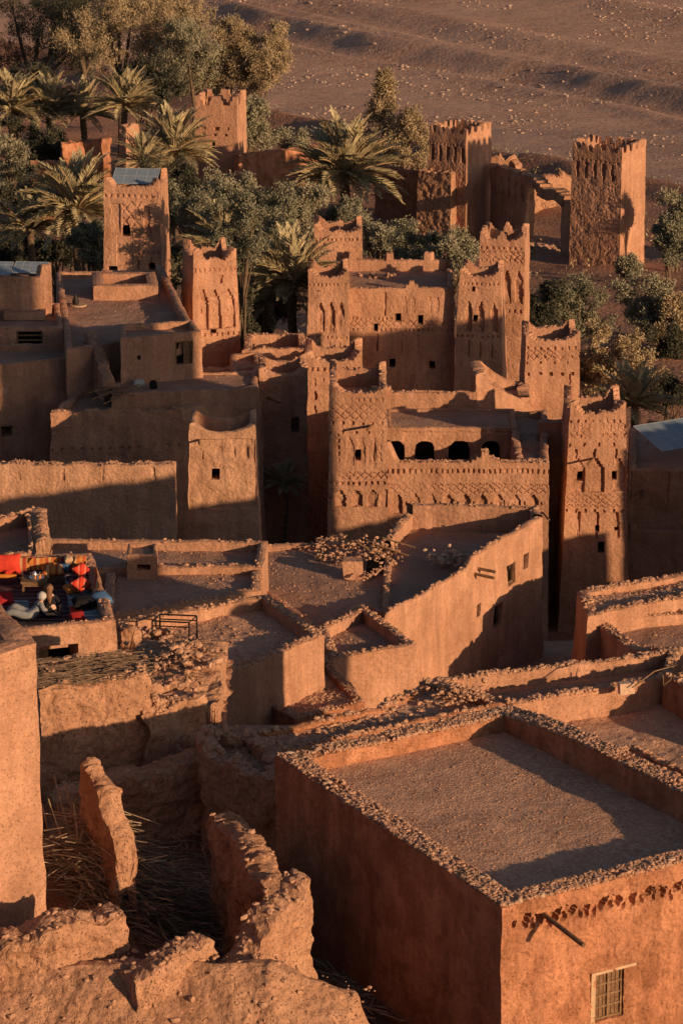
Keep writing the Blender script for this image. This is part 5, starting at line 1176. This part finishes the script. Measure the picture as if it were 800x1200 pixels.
#@@PLANTS
# ------------------------------------------------------------------ vegetation
def leaves(mb, C, size, n_per, spread, up=.3, elong=2.2):
    n = len(C) * n_per; P = np.repeat(C, n_per, 0) + RNG.normal(0, 1, (n, 3)) * spread
    d = RNG.normal(0, 1, (n, 3)) + [0, 0, up]; d /= np.linalg.norm(d, axis=1)[:, None]
    q = np.cross(d, RNG.normal(0, 1, (n, 3))); q /= np.linalg.norm(q, axis=1)[:, None]
    L = size * RNG.uniform(.6, 1.4, (n, 1)); W_ = L / elong
    V = np.stack([P - q * W_ * .2, P + d * L * .5 - q * W_ * .5, P + d * L, P + d * L * .5 + q * W_ * .5], 1).reshape(-1, 3)
    mb.add(V, np.arange(n * 4).reshape(-1, 4))
def tree(name, label, px, py, Y, w_px, h_px, mat, kind='olive', dens=1.0, group=None, cat='tree', trunk_h=.3):
    """crown centred on a pixel at distance Y, w x h in pixels of the photograph"""
    s = Y / math.cos(R(12)) / F; c = aty(px, py, Y); rw, rh = w_px * s / 2 * 1.14, h_px * s / 2 * 1.12
    g = min(gz(c[0], c[1]), c[2] - rh * .9); rt = thing(name, label, cat, (c[0], c[1], g), group)
    nb = {'olive': 11, 'tall': 15, 'shrub': 7, 'spire': 10}[kind]; B = []
    for k in range(nb):
        a = k * 2.4 + RNG.uniform(-.5, .5); f = RNG.uniform(.35, .95) if kind != 'spire' else RNG.uniform(0, .5)
        z = RNG.uniform(-.75, .72); k2 = math.sqrt(max(.12, 1 - z * z)) if kind != 'spire' else (1 - z) * .55
        B.append((c + np.array([math.cos(a) * rw * f * k2, math.sin(a) * rw * f * k2 * .9, z * rh]), (RNG.uniform(.30, .50) if kind != 'spire' else .28 * (1.3 - z)) * min(rw, rh) * (1.15 if kind == 'shrub' else 1)))
    B.append((c + np.array([0, 0, -.15 * rh]), .5 * min(rw, rh)))
    mb = MB(); nc = int((420 if kind == 'tall' else 300) * dens)
    for (bc, br) in B:
        k = max(12, int(nc / len(B) * 2.0)); ml = 8; d = RNG.normal(0, 1, (ml, 3)) + [0, 0, .2]; d /= np.linalg.norm(d, axis=1)[:, None]
        lc = bc + d * br * RNG.uniform(.55, 1.15, (ml, 1)) * [1, 1, .9]; C = lc[RNG.integers(0, ml, k)] + RNG.normal(0, .17 * br, (k, 3))
        C = C[C[:, 2] > g + .15]
        if len(C): leaves(mb, C, {'olive': .19, 'tall': .22, 'shrub': .17, 'spire': .26}[kind] * (Y / 240) ** .7, 20, .13 * (Y / 220), .5 if kind != 'tall' else 1.0, 2.6 if kind in ('olive', 'shrub') else 4.5)
    part('crown', mb, [mat], rt)
    mb = MB(); nst = 3 if kind in ('shrub', 'olive') else 1
    for k in range(nst):
        o = np.array([RNG.normal(0, .15), RNG.normal(0, .15), 0]); b = np.array([c[0], c[1], g - .2]) + o
        mid = b * .5 + c * .5 + RNG.normal(0, .2, 3); r0 = .06 * min(rw, rh) + .04
        mb.tube([b, mid, c + RNG.normal(0, .3, 3)], [r0, r0 * .7, r0 * .4], 7)
        for (bc, br) in B[k::nst][:4]: mb.tube([mid, mid * .4 + bc * .6 + RNG.normal(0, .15, 3), bc], [r0 * .55, r0 * .4, r0 * .15], 5)
    part('trunk', mb, ['bark'], rt, True); return rt
def palm(name, label, px, py, Y, r_px, trunk=None, n=46, group=None, tilt=0., mat='leaf_palm', droop=1.0, up=.55, seed=0):
    n = int(n * 1.35); s = Y / math.cos(R(12)) / F; c = aty(px, py, Y); droop = droop * .52; Rr = r_px * s * 1.22; g = min(gz(c[0], c[1]), c[2] - .6)
    rt = thing(name, label, 'palm', (c[0], c[1], g), group); mb = MB()
    for k in range(n):
        a = k * 2.39996 + RNG.uniform(-.25, .25); el = math.asin(np.clip(RNG.uniform(-.25, 1.0) * .35 + .65 * (1 - 1.35 * k / n) + (.22 if k < n * .4 else 0), -.8, .985))
        L = Rr * RNG.uniform(.85, 1.12); m = 11
        t = np.linspace(0, 1, m); hd = np.array([math.cos(a), math.sin(a), 0]); pts = []
        p = c.copy(); ang = el
        for q in range(m):
            pts.append(p.copy()); ang -= droop * (.035 + .17 * (q / m) ** 1.3) * (1.0 if el > -.2 else .5)
            p = p + (hd * math.cos(ang) + np.array([0, 0, math.sin(ang)])) * L / (m - 1)
        pts = np.array(pts); mb.tube(list(pts), list(np.linspace(.045, .012, m) * (Rr / 2.5)), 4, mi=1, cap=False)
        nl = 27; f = np.linspace(.12, 1, nl); P = np.stack([np.interp(f, t, pts[:, i]) for i in range(3)], 1)
        T = np.gradient(P, axis=0); T /= np.linalg.norm(T, axis=1)[:, None]; sd = np.cross(T, [0, 0, 1.0]); sd /= np.linalg.norm(sd, axis=1)[:, None] + 1e-9
        upv = np.cross(sd, T); ll = (.23 * Rr * np.sin(np.clip(f * 1.05, 0, 1) * math.pi * .85 + .35) + .04)[:, None]
        for sg in (-1, 1):
            d = sd * sg * .55 + T * .78 + upv * .34 + RNG.normal(0, .07, P.shape); d /= np.linalg.norm(d, axis=1)[:, None]
            w = np.cross(d, upv); w /= np.linalg.norm(w, axis=1)[:, None]; w = w * (.013 * Rr + .010)
            V = np.stack([P - w * .5, P + d * ll * .5 - w, P + d * ll - upv * ll * .12, P + d * ll * .5 + w], 1).reshape(-1, 3)
            mb.add(V, np.arange(nl * 4).reshape(-1, 4), 0 if el > -.3 else 2)
    part('crown', mb, [mat, 'leaf_palm_dry', 'leaf_palm_dry'], rt)
    mb = MB(); r = .13 * Rr / 2.5 * 1.5; zz = np.arange(g - .3, c[2] + .05, .16)
    if len(zz) < 3: zz = np.linspace(g - .4, c[2], 4)
    mb.tube([[c[0] + .06 * math.sin(z * 1.3), c[1], z] for z in zz], [r * (1.12 if i % 2 else .95) for i in range(len(zz))], 10); part('trunk', mb, ['bark'], rt); return rt

PALMS = [
 ('big sunlit palm with a wide round crown in the centre, behind the rear kasbah', 404, 205, 258, 62, 84, 1.15),
 ('large arching palm left of the shaded tower with the panel', 90, 246, 196, 60, 64, 1.25),
 ('small palm at the left edge with stiff spreading fronds, left of the large arching one', 36, 268, 196, 42, 34, .8),
 ('palm at the left edge in the row along the orchard, leftmost of the row', 14, 128, 282, 42, 40, 1.0),
 ('second palm from the left in the orchard row', 58, 128, 284, 40, 40, 1.0),
 ('third palm in the orchard row, above the ruined garden wall', 98, 134, 284, 38, 40, 1.0),
 ('palm with upright fronds at the right end of the orchard row', 146, 124, 278, 40, 42, .9),
 ('bushy palm just left of the watch tower', 204, 178, 256, 46, 58, 1.05),
 ('palm with drooping fronds pressed against the left side of the rear kasbah', 343, 330, 174, 56, 52, 1.0),
 ('shaded palm low behind the sunlit roof parapets, left of the rear kasbah', 312, 356, 178, 48, 44, 1.0),
 ('palm top rising right behind the tower with three niches', 262, 286, 182, 48, 40, .8),
 ('low stiff palm behind the front tower at the right', 742, 474, 162, 46, 34, .55),
 ('dark palm bush down in the shaded alley', 334, 566, 147, 24, 26, .8),
 ('hidden palm between the watch tower and the large arching palm', 168, 190, 250, 34, 34, 1.0),
]
for (lab, px, py, Y, rp, n, dr) in PALMS: palm('date_palm', lab, px, py, Y, rp, n=n, droop=dr)

TREES = [  # label, px, py, Y, w, h, material, kind
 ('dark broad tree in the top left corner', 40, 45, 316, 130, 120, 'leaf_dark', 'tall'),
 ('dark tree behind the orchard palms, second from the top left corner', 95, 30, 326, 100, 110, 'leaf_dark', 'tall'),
 ('tall olive-tan tree with a high crown at the top, left of centre', 138, 38, 304, 110, 130, 'leaf_tan', 'tall'),
 ('tan feathery tree beside the tall one at the top', 190, 50, 306, 90, 120, 'leaf_tan', 'tall'),
 ('grey green tree above the watch tower', 226, 70, 300, 70, 90, 'leaf_grey', 'tall'),
 ('tan tree above and right of the watch tower', 268, 68, 302, 66, 90, 'leaf_tan', 'tall'),
 ('tan tree at the edge of the riverbed, rightmost of the top grove', 305, 72, 300, 60, 84, 'leaf_tan', 'tall'),
 ('low dark trees behind the palms at the left edge', 20, 96, 300, 90, 56, 'leaf_dark', 'olive'),
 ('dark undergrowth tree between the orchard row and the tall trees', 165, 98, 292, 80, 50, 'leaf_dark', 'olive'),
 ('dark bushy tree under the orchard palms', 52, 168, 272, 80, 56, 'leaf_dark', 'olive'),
 ('sunlit bush at the left edge below the orchard palms', 14, 195, 262, 46, 66, 'leaf_grey', 'olive'),
 ('dark tree left of the shaded tower behind the arching palm', 10, 290, 205, 70, 60, 'leaf_dark', 'olive'),
 ('grey green shrub standing right of the watch tower', 296, 148, 280, 40, 62, 'leaf_grey', 'olive'),
 ('pale low shrub below the shaded bank right of the watch tower', 340, 172, 284, 46, 34, 'leaf_grey', 'shrub'),
 ('pointed feathery shrub on the riverbank, taller of two', 450, 118, 288, 52, 76, 'leaf_tan', 'spire'),
 ('lower feathery shrub right beside the pointed one on the riverbank', 474, 146, 286, 44, 46, 'leaf_tan', 'shrub'),
 ('dry golden bush strip above the garden wall right of the big palm', 470, 184, 276, 64, 24, 'leaf_tan', 'shrub'),
 ('silvery olive tree behind the panel tower, leftmost of the grove', 226, 246, 226, 78, 66, 'leaf_olive', 'olive'),
 ('silvery olive tree close behind the tower with three niches', 278, 272, 171, 74, 84, 'leaf_olive', 'olive'),
 ('silvery olive tree below the watch tower', 268, 240, 232, 80, 60, 'leaf_grey', 'olive'),
 ('silvery olive tree in the middle of the grove', 306, 258, 222, 84, 70, 'leaf_olive', 'olive'),
 ('olive tree left of the big palm, right end of the grove', 345, 248, 228, 70, 60, 'leaf_grey', 'olive'),
 ('dark bush filling the gap between the tower with three niches and the rear kasbah', 312, 352, 181, 84, 100, 'leaf_dark', 'olive'),
 ('dark bush right behind the tower with three niches', 284, 372, 172, 40, 90, 'leaf_dark', 'olive'),
 ('shaded olive tree at the bottom right of the grove', 300, 306, 200, 84, 70, 'leaf_olive', 'olive'),
 ('olive tree under the big palm behind the horned tower top', 392, 252, 232, 60, 44, 'leaf_olive', 'olive'),
 ('silvery olive tree right behind the rear left tower', 446, 276, 214, 66, 64, 'leaf_grey', 'olive'),
 ('olive tree behind the rear kasbah roof', 488, 296, 204, 60, 44, 'leaf_olive', 'olive'),
 ('olive tree left of the tallest rear tower', 528, 298, 202, 62, 44, 'leaf_grey', 'olive'),
 ('dark undergrowth bush below the large arching palm', 66, 292, 199, 80, 50, 'leaf_dark', 'olive'),
 ('dark bush at the foot of the shaded tower with the panel', 108, 285, 190, 36, 60, 'leaf_olive', 'olive'),
 ('dark shaded tree between the watch tower and the panel tower', 200, 218, 240, 60, 60, 'leaf_dark', 'olive'),
 ('dark tree left of the ruined garden wall among the palms', 40, 225, 240, 80, 60, 'leaf_dark', 'olive'),
 ('small olive bush left of the tower with three niches', 202, 318, 184, 36, 60, 'leaf_olive', 'olive'),
 ('dark shrub right of the tallest rear tower', 640, 356, 196, 40, 60, 'leaf_dark', 'olive'),
 ('dark tree between the rear kasbah and the tan bush', 672, 366, 198, 76, 70, 'leaf_olive', 'olive'),
 ('tan rounded bush below the sunlit tree on the right', 718, 422, 178, 88, 82, 'leaf_tan', 'olive'),
 ('grey green bush left of the tan rounded bush', 690, 440, 180, 44, 60, 'leaf_grey', 'olive'),
 ('sunlit tree on the slope at the right, right of the shaded slope', 757, 358, 206, 62, 64, 'leaf_grey', 'olive'),
 ('low sunlit bush at the right edge beside the tree on the slope', 788, 374, 204, 44, 56, 'leaf_tan', 'olive'),
 ('dark low bush at the right edge under the sunlit tree', 780, 404, 200, 66, 40, 'leaf_dark', 'shrub'),
 ('small tree right of the right gate tower', 784, 284, 229, 40, 44, 'leaf_olive', 'olive'),
 ('pale bush at the right edge above the small tree', 794, 250, 236, 30, 36, 'leaf_grey', 'shrub'),
 ('dark shrub at the foot of the slope near the low stiff palm', 786, 462, 172, 60, 36, 'leaf_dark', 'shrub'),
 ('small bush on the slope near the pale branch', 735, 312, 228, 26, 20, 'leaf_grey', 'shrub'),
]
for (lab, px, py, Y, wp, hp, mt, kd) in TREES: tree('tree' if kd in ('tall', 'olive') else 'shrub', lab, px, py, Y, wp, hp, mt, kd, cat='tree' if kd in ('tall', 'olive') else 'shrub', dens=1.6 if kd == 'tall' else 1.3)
# ground cover
mb = MB()
n = 2600; gx = RNG.uniform(-32, 34, n); gy_ = RNG.uniform(188, 296, n)
k = (fbm(np.c_[gx, gy_, 0 * gx] / 9, 2) > .02) & (gy_ + 1.5 * gx < 316); gx, gy_ = gx[k], gy_[k]
leaves(mb, np.c_[gx, gy_, ground_z(gx, gy_) + .08], .3, 9, .22, .6, 4)
solo('ground_cover', mb, ['leaf_tan'], 'dry grass and weeds scattered over the orchard ground', 'weeds', kind='stuff')
mb = MB()
n = 700; t = RNG.uniform(0, 1, n); gx = RNG.uniform(-24, 45, n); gy_ = 322 - 1.5 * gx + RNG.normal(0, 5, n); k = fbm(np.c_[gx, gy_, 0 * gx] / 6, 2) > .1; gx, gy_ = gx[k], gy_[k]
leaves(mb, np.c_[gx, gy_, ground_z(gx, gy_) + .1], .32, 12, .25, .7, 4)
solo('ground_cover', mb, ['leaf_grey'], 'low dry scrub along the edge of the riverbed', 'scrub', kind='stuff')

#@@OFFFRAME
# ------------------------------------------------------------------ unseen houses and a tower added off to the right, sized to cast shade
SA, CA = math.sin(SUN_AZ), -math.cos(SUN_AZ)
def sr(s_, r_): return np.array([SA * r_ + CA * s_, -CA * r_ + SA * s_])
def shade_house(label, s0, s1, r0, r1, z, zb, name='earthen_house', cat='house', **k):
    house(name, label, cat, [sr(s0, r0), sr(s0, r1), sr(s1, r1), sr(s1, r0)][::1] if True else None, z, .3, zb, world=True, batter=.01, pw=.35, res=.2, mat='adobe', amp=.1, **k)
shade_house('added shade-casting house, unseen right of the picture, upper of the row', 90, 100.2, -58, -48, 37.0, 22, crown=c_plain(.05, .15))
shade_house('added shade-casting house, unseen right of the picture just before the tall one', 100.2, 103.3, -58, -50, 35.3, 22, crown=c_plain(.05, .1))
shade_house('tall added shade-casting house, unseen right of the picture', 103.3, 109.4, -58, -50, 46.0, 22, crown=c_horn(.2, .5, 0))
shade_house('low added shade-casting house beside the tall one, unseen right of the picture', 109.4, 111.7, -58, -50, 32.4, 20, crown=c_plain(.05, .3))
shade_house('long low added shade-casting house, unseen right of the picture near the tallest front tower', 111.7, 119.5, -58, -50, 29.85, 18, crown=c_plain(.05, .3))
shade_house('added shade-casting house, unseen right of the picture below the big tilted panel', 120, 130.5, -64, -56, 32.2, 16, crown=c_plain(.1, .3))
shade_house('added shade-casting house with horned corners, unseen right of the picture, lowest of the row', 131.5, 138, -64, -56, 36.0, 15, crown=c_horn(.3, .9, .4))
shade_house('added shade-casting gate tower, unseen outside the picture right of the two others', 201.6, 206.4, -124, -119, 27.2, 12, name='gate_tower', cat='tower', crown=c_cren(.25, .5, .85, .2))
shade_house('added shade-casting house, unseen right of the picture, nearest of the row', 66.4, 73.2, -38, -31, 44.3, 28, crown=c_plain(.05, .3))
